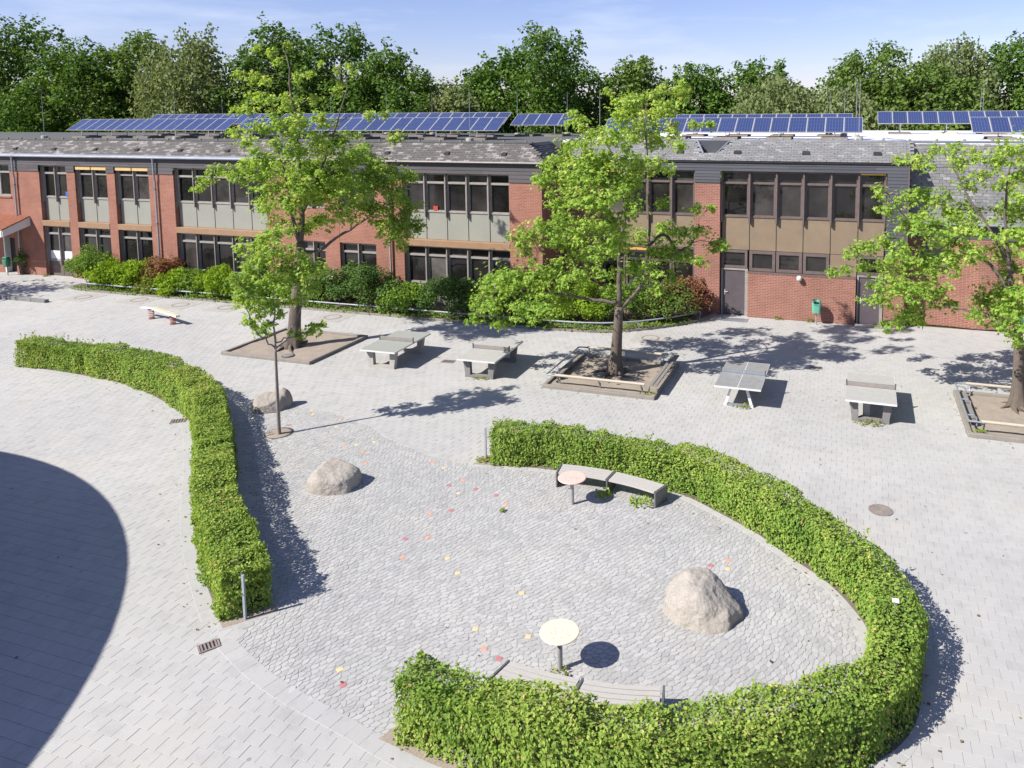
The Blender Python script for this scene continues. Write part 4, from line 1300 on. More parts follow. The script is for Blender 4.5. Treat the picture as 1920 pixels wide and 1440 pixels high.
SLATE_V = np.array([(-.5, 0, .026), (.5, 0, .026), (.5, 1.45, .006), (-.5, 1.45, .006), (-.5, 0, .002), (.5, 0, .002)])
SLATE_F = np.array([(0, 1, 2, 3), (4, 5, 1, 0)])
def slates(parent, mat, org, eu, ev, W, Lh, sw, sh, test, nind, seed, drop=.0, cut=None):
    """courses of roofing slates on the plane org + u*eu + v*ev"""
    r_ = np.random.default_rng(seed)
    eu, ev = np.array(eu, float), np.array(ev, float)
    en = np.cross(eu, ev)
    loc, sc = [], []
    nr = int(Lh / sh)
    for j in range(nr):
        u = (sw / 2 if j % 2 else 0)
        while u < W:
            v = j * sh
            if test(u + sw / 2, v) and (cut is None or not cut(u + sw / 2, v + sh / 2)):
                loc.append((u + sw / 2 + r_.normal() * .004, v + r_.normal() * .006))
            u += sw
    loc = np.array(loc)
    P = np.array(org) + loc[:, :1] * eu + loc[:, 1:] * ev
    n = len(P)
    B = np.stack([eu, ev, en], 1)
    Rm = np.repeat(B[None], n, 0)
    a = r_.normal(size=n) * .02
    c_, s_ = np.cos(a), np.sin(a)
    Rz = np.zeros((n, 3, 3)); Rz[:, 0, 0] = c_; Rz[:, 0, 1] = -s_; Rz[:, 1, 0] = s_; Rz[:, 1, 1] = c_; Rz[:, 2, 2] = 1
    Rm = Rm @ Rz
    P = P + en[None] * (r_.random(n) * .006)[:, None]
    TV = SLATE_V * np.array([sw - .012, sh, 1])
    order = np.argsort(np.linalg.norm(P - np.array([0, 0, CAM_H]), axis=1) + np.where(in_view(P, 0, 0), 0, 1e4))
    me = np_mesh('slate', TV, SLATE_F)
    off = np.array(WL[parent])
    for i in order[:nind]: put('slate', me, mat, parent, P[i] - off, euler_R(Rm[i]))
    rest = order[nind:]
    if len(rest):
        V, F, T = scatter(TV, SLATE_F, Rm[rest], P[rest] - off, None, r_.random(len(rest)))
        tag(put('slates_beyond', np_mesh('slates_beyond', V, F, T), mat, parent), kind='stuff')
ln = math.hypot(TY - EY, TZ - EZ)
ev = (0, (TY - EY) / ln, (TZ - EZ) / ln)
slates(left, 'slate_left', (-62, EY, EZ), (1, 0, 0), ev, 48.0, ln, .33, .135, lambda u, v: u < 48 - 1.35 * v / ln - .12, 250, 31)
slates(left, 'slate_dark', (-14.0, EY, EZ), (0, 1, 0), (-1.35 / math.hypot(1.35, TZ - EZ), 0, (TZ - EZ) / math.hypot(1.35, TZ - EZ)), 8.0, math.hypot(1.35, TZ - EZ), .33, .15, lambda u, v: u > 1.36 * v / math.hypot(1.35, TZ - EZ) + .1, 50, 32)  # slope facing the right wing: its shade is put into the dark slate colour
# zinc apron on the far part, gutter, downpipes
MB().add([(-85, EY - .02, EZ + .03), (-30.5, EY - .02, EZ + .03), (-30.5, EY + .26, EZ + .21), (-85, EY + .26, EZ + .21)], [(0, 1, 2, 3)]).build('zinc_apron', 'zinc', left)
MB().tube([(-85, EY - .07, EZ - .03), (-30.5, EY - .07, EZ - .03)], .07, 10).build('gutter', 'zinc', left)
MB().tube([(-30.4, EY - .05, EZ - .01), (-14.0, EY - .05, EZ - .01)], .045, 8).build('gutter', 'mullion_grey', left)
for x, m_ in ((-49.55, 'zinc'), (-38.25, 'zinc'), (-22.75, 'frame_grey')):
    MB().lathe([(.05, 7.22), (.10, 7.42)], 10, (x, EY - .05)).build('gutter_outlet', m_, left)
    MB().tube([(x, EY - .05, 7.25), (x, EY - .04, 6.95), (x, YL - .16, 6.3), (x, YL - .12, 6.1), (x, YL - .12, .05)], .055, 10).build('downpipe', m_, left)
    for z in (5.6, 3.6, 1.6):
        MB().lathe([(.068, z), (.068, z + .05)], 10, (x, YL - .12)).build('pipe_clip', 'dark_steel', left)
for x in (-49.8, -46.5, -43.15, -39.9, -36.67, -33.3, -29.9, -26.4, -23.0, -19.55, -16.4):
    q = .38
    cy, cz = EY + (TY - EY) * q, EZ + (TZ - EZ) * q
    MB().xprism([(cy - .10, cz - .02), (cy - .10, cz + .07), (cy + .18, cz + .15), (cy + .18, cz + .05)], x - .13, x + .13).build('roof_vent', 'dark_frame', left)
for i in range(38):
    x = -60 + i * 1.2
    MB().box(x - .05, x + .05, TY + .06, TY + .16, TZ + .052, TZ + .13).build('conductor_holder', 'concrete_dark', left)
# sticker and paper in the windows
MB().box(-45.78, -45.45, YL + .24, YL + .262, 4.97, 5.25).build('sticker', 'sticker_blue', left)
MB().box(-20.38, -20.12, YL + .24, YL + .262, 4.96, 5.18).build('red_bag', 'red_cloth', left)
# tiled entrance canopy at the left edge
can = thing('entrance_canopy', 'small terracotta tiled canopy over the entrance at the left edge', 'canopy', (-50.4, YL, 3.2))
MB().xprism([(YL - .01, 3.55), (YL - .01, 3.62), (YL - 1.7, 3.02), (YL - 1.7, 2.95)], -53.5, -48.6).build('roof_board', 'white_paint', can)
for i in range(22):
    x = -53.5 + i * .225
    MB().tube([(x + .1, YL - .02, 3.66), (x + .1, YL - 1.75, 3.05)], .075, 8).build('roof_tile', 'terracotta', can)
MB().xprism([(YL - .01, 3.10), (YL - .01, 3.54), (YL - 1.7, 2.94), (YL - 1.7, 2.62)], -48.66, -48.60).build('side_board', 'white_paint', can)
MB().box(-53.5, -48.67, YL - 1.74, YL - 1.70, 2.62, 2.94).build('front_board', 'white_paint', can)

# ---- right wing
XB = [-6.16, -4.81, -3.55, -2.31, -1.08, .13, 1.31]
yg = YR + .30
def right_unit(a, b_, tan=True):
    window(right, a + .02, b_ - .02, 4.80, 7.03, 6.46, yg, 'frame_brown', fw=.085)
    if tan: MB().box(a + .015, b_ - .015, yg - .03, yg + .02, 3.22, 4.79).build('spandrel_panel', 'panel_tan', right)
for i in range(6): right_unit(XB[i], XB[i + 1])
for i in range(7):
    x = min(max(XB[i], XB[0] + .03), XB[-1] - .03)
    fin(right, x, 4.56, 7.02, yg - .07, 'frame_brown', .075 if 0 < i < 6 else .05, .15)
    MB().box(x - .012, x + .012, yg - .045, yg - .031, 3.22, 4.56).build('joint_strip', 'dark_frame', right)
# doors with a light above, the small windows, tan panel
for k, (a, b_) in enumerate(((-6.16, -4.83), (.13, 1.31))):
    MB().box(a + .02, a + .10, yg - .10, yg + .04, 0, 2.30).box(b_ - .16, b_ - .02, yg - .10, yg + .04, 0, 2.30).box(a + .10, b_ - .16, yg - .10, yg + .04, 2.22, 2.30).build('door_frame', 'frame_grey', right)
    d = MB().box(a + .105, b_ - .165, yg - .05, yg, .03, 2.215).build('door', 'door_brown', right)
    xk = a + .19
    h_ = MB().box(xk - .025, xk + .025, yg - .065, yg - .052, .98, 1.24).box(xk - .01, xk + .15, yg - .11, yg - .085, 1.11, 1.14).box(xk - .01, xk + .015, yg - .086, yg - .06, 1.11, 1.14)
    h_.build('handle', 'white_edge', d)
    window(right, a + .02, b_ - .06, 2.32, 3.20, None, yg, 'frame_brown', fw=.12)
for a, b_ in ((-4.81, -3.55), (-3.55, -2.31), (-2.31, -1.08)):
    window(right, a + .02, b_ - .02, 2.22, 3.20, None, yg - .02, 'frame_brown', fw=.14)
MB().box(-1.06, .11, yg - .05, yg + .02, 2.2, 3.20).build('tan_panel', 'panel_tan', right)
MB().box(-4.86, .10, YR + .02, yg - .10, 2.135, 2.20).build('sill', 'frame_brown', right)
brick(right, -4.83, .10, YR + .03, YR + .5, 0, 2.13, 'brick_right')
brick(right, -7.42, -6.19, YR, YR + .55, 0, 6.47, 'brick_right')
brick(right, 1.33, 2.2, YR, YR + .55, 0, 3.2, 'brick_right')
MB().box(-6.2, 1.33, yg + .06, yg + .3, 0, 7.0).build('back_wall', 'black', right)
lamp = MB()
lamp.lathe([(.02, 1.92), (.085, 1.945), (.115, 2.0), (.125, 2.05), (.115, 2.10), (.085, 2.155), (.02, 2.18)], 20, (-2.42, YR - .12))
lp = lamp.build('wall_lamp', 'white_edge', right, smooth=True)
MB().box(-2.45, -2.39, YR - .04, YR + .03, 1.98, 2.1).build('lamp_bracket', 'white_edge', lp)
# bay behind the middle maple
brick(right, -14.28, -12.2, YR, YR + .55, 0, 6.47, 'brick_right')
XA = [-12.2, -11.0, -9.8, -8.6, -7.42]
for i in range(4):
    right_unit(XA[i], XA[i + 1])
    window(right, XA[i] + .02, XA[i + 1] - .02, .95, 3.2, 2.5, yg, 'frame_brown')
    MB().box(XA[i] + .02, XA[i + 1] - .02, yg - .03, yg + .02, .02, .94).build('base_panel', 'panel_brown', right)
for x in XA: fin(right, min(max(x, -12.17), -7.45), 4.56, 7.02, yg - .07, 'frame_brown', .07, .15)
MB().box(-12.2, -7.42, yg + .06, yg + .3, 0, 7.0).build('back_wall', 'black', right)
for nm, b_ in (('awning_bar', (-12.1, -8.2, YR - .05, YR + .06, 3.02, 3.12)), ('awning_bar', (-12.1, -9.9, YR + .02, YR + .10, 6.90, 6.98)), ('awning_bar', (.2, 1.27, YR + .02, YR + .10, 6.96, 7.02))):
    MB().box(*b_).build(nm, 'blind_yellow', right)
boards(right, -14.25, 2.2, YR - .01, 7.04, 7.46, 'cladding', pitch=.14, seed=3)
boards(right, -14.25, -12.2, YR - .012, 6.46, 7.035, 'cladding', pitch=.145, seed=4)
boards(right, -7.42, -6.19, YR - .012, 6.46, 7.035, 'cladding', pitch=.145, seed=4)
boards(right, 1.33, 2.2, YR - .012, 3.21, 7.035, 'cladding', pitch=.155, seed=5)
MB().box(-14.26, 2.19, YR - .005, YR + .5, 7.05, 7.48).build('lintel', 'dark_frame', right)
MB().box(1.33, 2.19, YR - .005, YR + .5, 3.21, 7.04).build('corner_wall', 'dark_frame', right)
MB().box(2.2, 2.26, YR - .06, YR + .02, 3.0, 7.45).build('corner_trim', 'frame_brown', right)
MB().box(2.05, 2.2, YR + .02, YR + 3, 0, 7.45).build('side_wall', 'cladding', right)
EYR, EZR, TYR, TZR = YR - .13, 7.52, YR + 1.22, 8.44
MB().box(-14.2, 2.3, EYR + .02, YR + .2, 7.46, 7.515).build('soffit', 'dark_frame', right)
NX0, NX1, NB0, NB1 = -7.55, -5.92, -7.08, -6.45
lnr = math.hypot(TYR - EYR, TZR - EZR)
evr = (0, (TYR - EYR) / lnr, (TZR - EZR) / lnr)
vb = lnr * .34
def pos_r(x, v): return (x, EYR + .01 + evr[1] * v, EZR - .02 + evr[2] * v)
MB().add([pos_r(-14.2, 0), pos_r(NB0, 0), pos_r(NB0, vb), pos_r(NX0, lnr), pos_r(-14.2, lnr)], [(0, 1, 2, 3, 4)]).add([pos_r(NB1, 0), pos_r(2.3, 0), pos_r(2.3, lnr), pos_r(NX1, lnr), pos_r(NB1, vb)], [(0, 1, 2, 3, 4)]).add([pos_r(NB0, 0), pos_r(NB1, 0), pos_r(NB1, vb), pos_r(NB0, vb)], [(0, 1, 2, 3)]).build('roof_deck', 'slate_dark', right)
def notch(u, v):
    if v < vb: return False
    f_ = (v - vb) / (lnr - vb)
    x = -14.2 + u
    return NB0 + (NX0 - NB0) * f_ - .08 < x < NB1 + (NX1 - NB1) * f_ + .08
slates(right, 'slate_right', (-14.2, EYR, EZR), (1, 0, 0), evr, 16.45, lnr, .30, .135, lambda u, v: True, 300, 33, cut=notch)
# the cut-out in the slope
pb0, pb1, pt0, pt1 = pos_r(NB0, vb), pos_r(NB1, vb), pos_r(NX0, lnr), pos_r(NX1, lnr)
zf = pb0[2] - .05
MB().add([(NB0, pb0[1] - .02, zf + .07), (NB1, pb0[1] - .02, zf + .07), (NB1, TYR - .1, zf), (NB0, TYR - .1, zf)], [(0, 1, 2, 3)]).build('cutout_sill', 'white_membrane', right)
MB().add([(NX0, TYR - .1, TZR), (NX1, TYR - .1, TZR), (NB1, TYR - .1, zf), (NB0, TYR - .1, zf)], [(0, 1, 2, 3)]).build('cutout_back', 'cladding', right)
MB().add([pb0, pt0, (NX0, TYR - .09, TZR), (NB0, TYR - .09, zf)], [(0, 1, 2, 3)]).build('cutout_cheek', 'slate_dark', right)
MB().add([pb1, pt1, (NX1, TYR - .09, TZR), (NB1, TYR - .09, zf)], [(3, 2, 1, 0)]).build('cutout_cheek', 'slate_dark', right)
for p0, p1 in ((pb0, pt0), (pb1, pt1)):
    MB().tube([(p0[0], p0[1] - .02, p0[2] + .03), (p1[0], p1[1] - .02, p1[2] + .03)], .045, 6).build('cutout_flashing', 'zinc', right)
MB().box(-14.7, 30, TYR, 60, 8.0, TZR).build('flat_roof', 'white_membrane', right)
MB().box(-14.2, 14, TYR - .05, TYR + .10, TZR - .01, TZR + .05).build('roof_edge_trim', 'zinc', right)
for i in range(24):
    x = -13.8 + i * 1.15
    MB().lathe([(.075, TZR), (.07, TZR + .07), (.03, TZR + .12)], 8, (x, TYR + .30)).build('conductor_holder', 'concrete_dark', right)
for x in (-8.23, -5.44, -2.26, .88):
    q = .36
    cy, cz = EYR + (TYR - EYR) * q, EZR + (TZR - EZR) * q
    MB().xprism([(cy - .10, cz - .02), (cy - .10, cz + .055), (cy + .18, cz + .14), (cy + .18, cz + .05)], x - .17, x + .17).build('roof_vent', 'slate_dark', right)
MB().tube([(2.1, EYR + .1, 7.62), (2.1, TYR + .1, 8.5), (1.2, TYR + 3.0, 8.5)], .035, 6).build('verge_flashing', 'zinc', right)
# tall slate slope and brick wall at the right
SB = (YR + .75, 4.78); ST = (YR + 1.25, 8.42)
lns = math.hypot(ST[0] - SB[0], ST[1] - SB[1])
evs = (0, (ST[0] - SB[0]) / lns, (ST[1] - SB[1]) / lns)
MB().add([(2.21, SB[0] + .01, SB[1]), (18, SB[0] + .01, SB[1]), (18, ST[0] + .01, ST[1]), (2.21, ST[0] + .01, ST[1])], [(0, 1, 2, 3)]).build('roof_deck', 'slate_dark', right)
slates(right, 'slate_right', (2.22, SB[0], SB[1]), (1, 0, 0), evs, 14, lns, .30, .14, lambda u, v: True, 0, 34)
MB().tube([(2.25, SB[0] - .08, SB[1] - .02), (18, SB[0] - .08, SB[1] - .02)], .055, 8).build('gutter', 'zinc', right)
boards(right, 2.25, 12, YR + 1.02, 4.05, 4.74, 'cladding', pitch=.16, seed=6)
wallp = [(2.21, YR + 1.05), (4.2, YR + 1.0), (5.3, YR + .8), (6.1, YR + .9), (6.6, YR + 1.2), (18, YR + 1.3), (18, YR + 1.7), (2.21, YR + 1.7)]
MB().prism(wallp, 0, 4.04).build('brick_wall', 'brick_right', right)
MB().box(2.25, 18, YR + 1.04, YR + 1.6, 4.05, 4.76).build('lintel', 'dark_frame', right)
window(right, 3.0, 4.0, 2.75, 3.95, None, YR + .98, 'frame_brown', fw=.1)
# skylight, hatch
sk = thing('skylight', 'low white double skylight on the pale flat roof at right', 'skylight', (4.3, 44, TZR))
MB().box(3.55, 5.0, 43.6, 44.5, TZR, TZR + .16).build('kerb_frame', 'white_membrane', sk)
for a, b_ in ((3.6, 4.25), (4.3, 4.95)):
    MB().add([(a, 43.62, TZR + .16), (b_, 43.62, TZR + .16), (b_, 44.48, TZR + .16), (a, 44.48, TZR + .16), (a + .12, 43.75, TZR + .27), (b_ - .12, 43.75, TZR + .27), (b_ - .12, 44.35, TZR + .27), (a + .12, 44.35, TZR + .27)], [(4, 5, 6, 7), (0, 1, 5, 4), (1, 2, 6, 5), (2, 3, 7, 6), (3, 0, 4, 7)]).build('dome', 'table_cream', sk)

# ------------------------------------------------------------------ solar arrays on the flat roofs
PT = math.radians(30)
def solar(label, x0, x1, y, z0, n_, Lp=1.45, zr=TZ):
    t = thing('solar_array', label, 'solar panels', ((x0 + x1) / 2, y, zr), 0, 'rows of solar panels on the school roof')
    w_ = (x1 - x0) / n_
    off = WL[t]
    fm = MB()
    e_ = .022
    W_ = w_ - .012
    fm.box(0, W_, 0, e_, 0, .04).box(0, W_, Lp - e_, Lp, 0, .04).box(0, e_, e_, Lp - e_, 0, .04).box(W_ - e_, W_, e_, Lp - e_, 0, .04)
    fme = bpy.data.meshes.new('panel'); fme.from_pydata(fm.v, [], fm.f)
    gm = MB().box(e_ - .002, W_ - e_ + .002, e_ - .002, Lp - e_ + .002, .01, .034)
    gme = bpy.data.meshes.new('cell_glass'); gme.from_pydata(gm.v, [], gm.f)
    for i in range(n_):
        p_ = put('panel', fme, 'table_grey', t, (x0 + i * w_ - off[0], y - off[1], z0 - off[2]), (PT, 0, 0))
        put('cell_glass', gme, 'solar_cell', p_)
    k = max(2, int((x1 - x0) / 2.3))
    yt, zt = y + math.cos(PT) * Lp, z0 + math.sin(PT) * Lp
    for i in range(k):
        x = x0 + (i + .5) * (x1 - x0) / k
        MB().box(x - .62, x + .62, y - .22, y + .08, zr, zr + .13).build('ballast_block', 'kerb_timber', t)
        MB().box(x - .62, x + .62, yt - .25, yt + .05, zr, zr + .13).build('ballast_block', 'kerb_timber', t)
        MB().box(x - .02, x + .02, y + .02, y + .06, zr + .13, z0 + .02).box(x - .02, x + .02, yt - .12, yt - .08, zr + .13, zt - .06).box(x - .02, x + .02, y + .02, yt - .08, zr + .14, zr + .18).build('support', 'steel', t)
    MB().box(x0, x1, y + .1, y + .14, z0 + .02, z0 + .055).box(x0, x1, yt - .16, yt - .12, zt - .10, zt - .065).build('rail', 'steel', t)
    return t
solar('front row of blue solar panels at the far left of the roof', -51.3, -37.75, 39.0, 8.86, 16)
solar('front row of blue solar panels behind the crown of the largest maple', -37.0, -18.9, 39.0, 8.86, 21)
solar('rear row of blue solar panels at the far left of the roof', -50.2, -39.6, 44.0, 9.18, 13)
solar('rear row of blue solar panels behind the largest maple', -38.4, -20.9, 44.0, 9.16, 21)
solar('short row of dark blue solar panels left of the middle maple', -21.4, -17.3, 46.0, 9.05, 5)
solar('front row of blue solar panels behind the middle maple on the pale roof', -13.1, .25, 39.8, 8.78, 15, zr=TZR)
solar('rear row of blue solar panels behind the middle maple on the pale roof', -10.2, -.25, 44.0, 8.96, 12, zr=TZR)
solar('rear row of blue solar panels at the right end of the roof', 1.15, 14.0, 50.0, 9.06, 15, zr=TZR)
solar('front row of blue solar panels cut off by the right edge', 5.25, 13.0, 41.0, 8.76, 9, zr=TZR)

# ------------------------------------------------------------------ lightning rods
RODS = [(-52.05, 38, 11.37), (-50.08, 46, 11.52), (-39.93, 37.3, 11.18), (-46.65, 48, 11.31), (-41.91, 48, 10.86), (-39.69, 48, 11.54), (-36.69, 48, 11.27), (-31.98, 48, 11.69), (-28.29, 48, 11.27), (-19.83, 37.5, 11.11),
        (-21.61, 47.6, 11.5), (-18.96, 50, 11.29), (-13.62, 41, 11.11), (-1.54, 46, 10.86), (-.74, 46.3, 11.14), (-.09, 43, 11.46), (.06, 38.8, 11.3), (7.04, 52, 11.19), (7.26, 52.6, 11.61)]
ROD_AT = ['at the left end of the front solar row', 'behind the left end of the rear solar row', 'standing on the roof edge before the left front solar row', 'behind the gap in the left rear solar rows', 'behind the left side of the largest maple crown', 'just left of the largest maple stem', 'just right of the largest maple stem',
          'behind the right side of the largest maple crown', 'between the largest maple and the dip of the skyline', 'on the roof edge left of the middle maple', 'at the left end of the short dark solar row', 'at the right end of the short dark solar row', 'right beside the middle maple crown',
          'left one of the pair behind the right solar rows', 'right one of the pair behind the right solar rows', 'beside the right end of the front pale-roof solar row', 'on the pale roof edge near the skylight', 'shorter of the two behind the rightmost solar row', 'taller of the two behind the rightmost solar row']
for (x, y, zt), where in zip(RODS, ROD_AT):
    zr = TZ if x < -14.7 else TZR
    t = thing('lightning_rod', 'thin grey lightning rod ' + where, 'lightning rod', (x, y, zr), 0, 'lightning rods on the school roof')
    MB().lathe([(.20, zr), (.20, zr + .16), (.17, zr + .18)], 14, (x, y)).build('concrete_foot', 'concrete', t)
    MB().tube([(x, y, zr + .18), (x + .01, y, zt - 1.2), (x + .015, y, zt)], [.018, .015, .008], 6).build('rod', 'conductor', t)

# ------------------------------------------------------------------ round hall behind the left edge: its roof throws the curved shadow
hall = thing('round_hall', 'round flat-roofed hall outside the picture whose shadow falls at lower left', 'building', (-27.53, -1.78, 0))
MB().lathe([(12.2, 0), (12.2, 4.7)], 72, (-27.53, -1.78)).build('wall', 'render_wall', hall)
MB().lathe([(13.04, 4.7), (13.04, 5.0), (0.1, 5.2)], 96, (-27.53, -1.78)).build('roof', 'bitumen', hall)

# ------------------------------------------------------------------ trees
def tube_path(pts, n_=8):
    return [tuple(q) for q in smooth_path(pts, max(.12, np.linalg.norm(np.diff(np.array(pts), axis=0), axis=1).sum() / n_))]

def maple(name, label, base, limbs, clumps, r0, seed, dens, leaf, bark='bark', flare=True):
    r_ = random.Random(seed)
    rn = np.random.default_rng(seed)
    t = thing(name, label, 'tree', (base[0], base[1], 0))
    nodes = []                             # (point, radius) where twigs may start
    # trunk with root flare
    tr = tube_path(limbs[0], 14)
    rad = [r0 * (1 - .38 * i / (len(tr) - 1)) for i in range(len(tr))]
    tp = [(p_[0], p_[1], p_[2]) for p_ in tr]
    k = 16
    mb = MB()
    V = []; ph = [r_.uniform(0, 6.28) for _ in range(3)]
    for p_, rr in zip(tp, rad):
        fl = math.exp(-max(0, p_[2]) / (r0 * 1.4)) if flare else 0
        for j in range(k):
            a = 2 * PI * j / k
            q = rr * (1 + .06 * math.sin(3 * a + ph[0] + p_[2]) + fl * (.55 + .45 * math.sin(5 * a + ph[1])))
            V.append((p_[0] + q * math.cos(a), p_[1] + q * math.sin(a), p_[2] - (.05 if p_[2] < .02 else 0)))
    F = [(i * k + j, i * k + (j + 1) % k, (i + 1) * k + (j + 1) % k, (i + 1) * k + j) for i in range(len(tp) - 1) for j in range(k)]
    mb.add(V, F + [tuple(range((len(tp) - 1) * k, len(tp) * k))]).build('trunk', bark, t, smooth=True)
    if flare:
        for j in range(6):                # surface roots
            a = j * 1.05 + r_.uniform(-.3, .3)
            L_ = r0 * r_.uniform(2.2, 3.6)
            pts = [(tp[0][0] + math.cos(a + .12 * q) * (r0 * .7 + L_ * q / 4), tp[0][1] + math.sin(a + .12 * q) * (r0 * .7 + L_ * q / 4), .16 - .035 * q) for q in range(5)]
            MB().tube(pts, [r0 * .34, r0 * .27, r0 * .2, r0 * .13, r0 * .05], 7).build('root', bark, t, smooth=True)
    top = rad[-1]
    for li, lb in enumerate(limbs[1:]):
        p_ = tube_path(lb, 14)
        n_ = len(p_)
        rs = top * (.72 if li == 0 else .48)
        rr = [rs * (1 - .86 * (i / (n_ - 1)) ** .8) + .008 for i in range(n_)]
        p2 = [(x + r_.gauss(0, .025), y + r_.gauss(0, .025), z + r_.gauss(0, .02)) if 0 < i else (x, y, z) for i, (x, y, z) in enumerate(p_)]
        MB().tube(p2, rr, 8).build('limb', bark, t, smooth=True)
        nodes += [(Vector(q), w_) for q, w_ in zip(p2[2:], rr[2:])]
    C = np.array([c[:3] for c in clumps]); Rr = np.array([c[3] for c in clumps])
    tw = MB()
    left_ = sorted(range(len(C)), key=lambda i: min((Vector(C[i]) - q).length for q, _ in nodes))
    for i in left_:
        c = Vector(C[i])
        best = min(nodes, key=lambda q: (c - q[0]).length + .9 * max(0, q[0].z - c.z + .1))
        p0, w0 = best
        d = c - p0
        n_ = max(3, int(d.length / .35))
        sag = Vector((r_.gauss(0, .1), r_.gauss(0, .1), .10 * d.length))
        w1 = min(w0 * .62, .012 + .016 * d.length)
        pts = []
        for q in range(n_ + 1):
            f_ = q / n_
            pts.append(p0 + d * f_ + sag * math.sin(f_ * PI) + Vector((r_.gauss(0, .03), r_.gauss(0, .03), r_.gauss(0, .03))) * (1 if 0 < q < n_ else 0))
        rr = [w1 * (1 - .75 * q / n_) + .003 for q in range(n_ + 1)]
        tw.tube(pts, rr, 5, False)
        nodes += list(zip(pts[1:], rr[1:]))
        for _ in range(6):                # fine twigs inside the clump
            e_ = c + Vector((r_.gauss(0, 1), r_.gauss(0, 1), r_.gauss(.1, .7))).normalized() * Rr[i] * r_.uniform(.6, 1.15)
            tw.tube([pts[-2], (pts[-2] + e_) / 2 + Vector((0, 0, .04)), e_], [rr[-1] + .004, .006, .003], 4, False)
    tag(tw.build('branchwork', bark, t, smooth=True), kind='stuff')
    # leaves: satellites round every clump make a ragged outline with gaps
    sat, sr = [], []
    for c, q in zip(C, Rr):
        sat.append(c); sr.append(q * .85)
        for _ in range(14):
            v = rn.normal(size=3); v /= np.linalg.norm(v)
            sat.append(c + v * np.array([1, 1, .75]) * q * rn.uniform(.5, 1.6)); sr.append(q * rn.uniform(.26, .52))
    sat = np.array(sat); sr = np.array(sr)
    P, N, S, D, idx = leaf_cloud(sat, sr, dens, leaf, seed, up=.75, squash=.6, shell=.05)
    P2, N2, S2, D2, i2 = leaf_cloud(C, Rr * 1.5, dens * .20, leaf, seed + 1, up=.75, squash=.8, shell=.45)   # loose leaves between the clumps
    P, N, S = np.concatenate([P, P2]), np.concatenate([N, N2]), np.r_[S, S2]
    idx = np.r_[idx, i2]
    tone = .48 + .16 * rn.normal(size=len(sat))[idx] + rn.normal(size=len(P)) * .15 + (P[:, 2] - P[:, 2].mean()) * .035  # higher leaves toned lighter: sunlit tops put into the leaf colour
    off = np.array([base[0], base[1], 0])
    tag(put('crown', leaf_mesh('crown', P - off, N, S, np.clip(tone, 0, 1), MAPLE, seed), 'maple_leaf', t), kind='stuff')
    return t

CL = {}
CL['maple_a']=( (-22.49, 26.31) , [(-22.39,24.91,12.42,0.15),(-21.42,24.66,12.17,0.16),(-22.45,26.8,12.7,0.12),(-21.03,24.52,11.83,0.16),(-23.54,25.19,11.43,0.19),(-22.71,24.9,11.19,0.2),(-21.33,24.2,11.1,0.21),(-23.01,25.47,11.43,0.15),(-20.12,25.19,11.36,0.13),(-21.56,26.27,11.31,0.2),(-19.97,25.59,11.78,0.11),(-19.37,26.61,11.72,0.11),(-20.01,27.72,11.51,0.12),(-21.46,28.54,11.76,0.14),(-21.48,24.46,10.34,0.32),(-22.18,24.5,10.55,0.23),(-22.47,26.65,10.25,0.41),(-24.81,26.44,10.02,0.27),(-23.42,25.53,10.03,0.24),(-21.03,26.52,10.45,0.27),(-21.82,29.03,10.87,0.23),(-19.45,26.16,11.05,0.15),(-24.69,26.01,9.07,0.32),(-22.73,24.47,8.78,0.3),(-21.93,24.25,9.32,0.31),(-21.25,24.61,9.32,0.63),(-21.25,25.77,9.51,0.55),(-22.0,28.11,9.57,0.44),(-20.91,25.29,8.42,0.68),(-21.4,27.28,8.59,0.62),(-20.92,27.99,8.75,0.48),(-19.52,28.03,9.79,0.26),(-19.34,28.93,9.8,0.19),(-18.51,28.52,8.88,0.26),(-18.67,28.37,8.75,0.19),(-21.89,24.62,8.07,0.57),(-22.72,26.76,7.44,0.72),(-23.03,25.0,7.61,0.47),(-23.17,24.3,7.55,0.39),(-24.36,24.77,7.64,0.31),(-24.39,24.12,7.27,0.26),(-24.29,23.59,6.98,0.19),(-22.39,27.69,7.38,0.64),(-21.41,27.92,7.61,0.73),(-19.73,27.05,8.13,0.6),(-19.96,28.47,7.87,0.52),(-19.37,28.83,7.39,0.52),(-19.25,29.78,7.09,0.44),(-18.73,29.89,7.05,0.29),(-21.99,25.01,6.99,0.6),(-24.26,27.22,5.8,0.5),(-21.08,24.75,6.4,0.56),(-21.36,26.35,6.44,0.51),(-21.6,28.09,6.48,0.73),(-19.55,26.72,6.89,0.68),(-19.65,28.41,6.73,0.61),(-18.62,28.36,6.53,0.51),(-18.74,29.74,5.63,0.41),(-18.99,29.75,4.95,0.53),(-19.47,28.88,5.76,0.62),(-20.75,29.15,5.69,0.64),(-20.22,26.86,5.71,0.51),(-21.81,27.59,5.33,0.48),(-22.03,26.83,5.19,0.38),(-22.8,26.08,5.31,0.38),(-19.04,28.98,4.59,0.52),(-18.71,30.17,4.67,0.24),(-19.31,29.9,3.9,0.24),(-19.24,28.82,5.07,0.47),(-21.03,28.04,7.19,0.67),(-20.6,24.83,7.14,0.58),(-21.81,27.63,7.1,0.53),(-20.12,28.65,7.16,0.62)] )
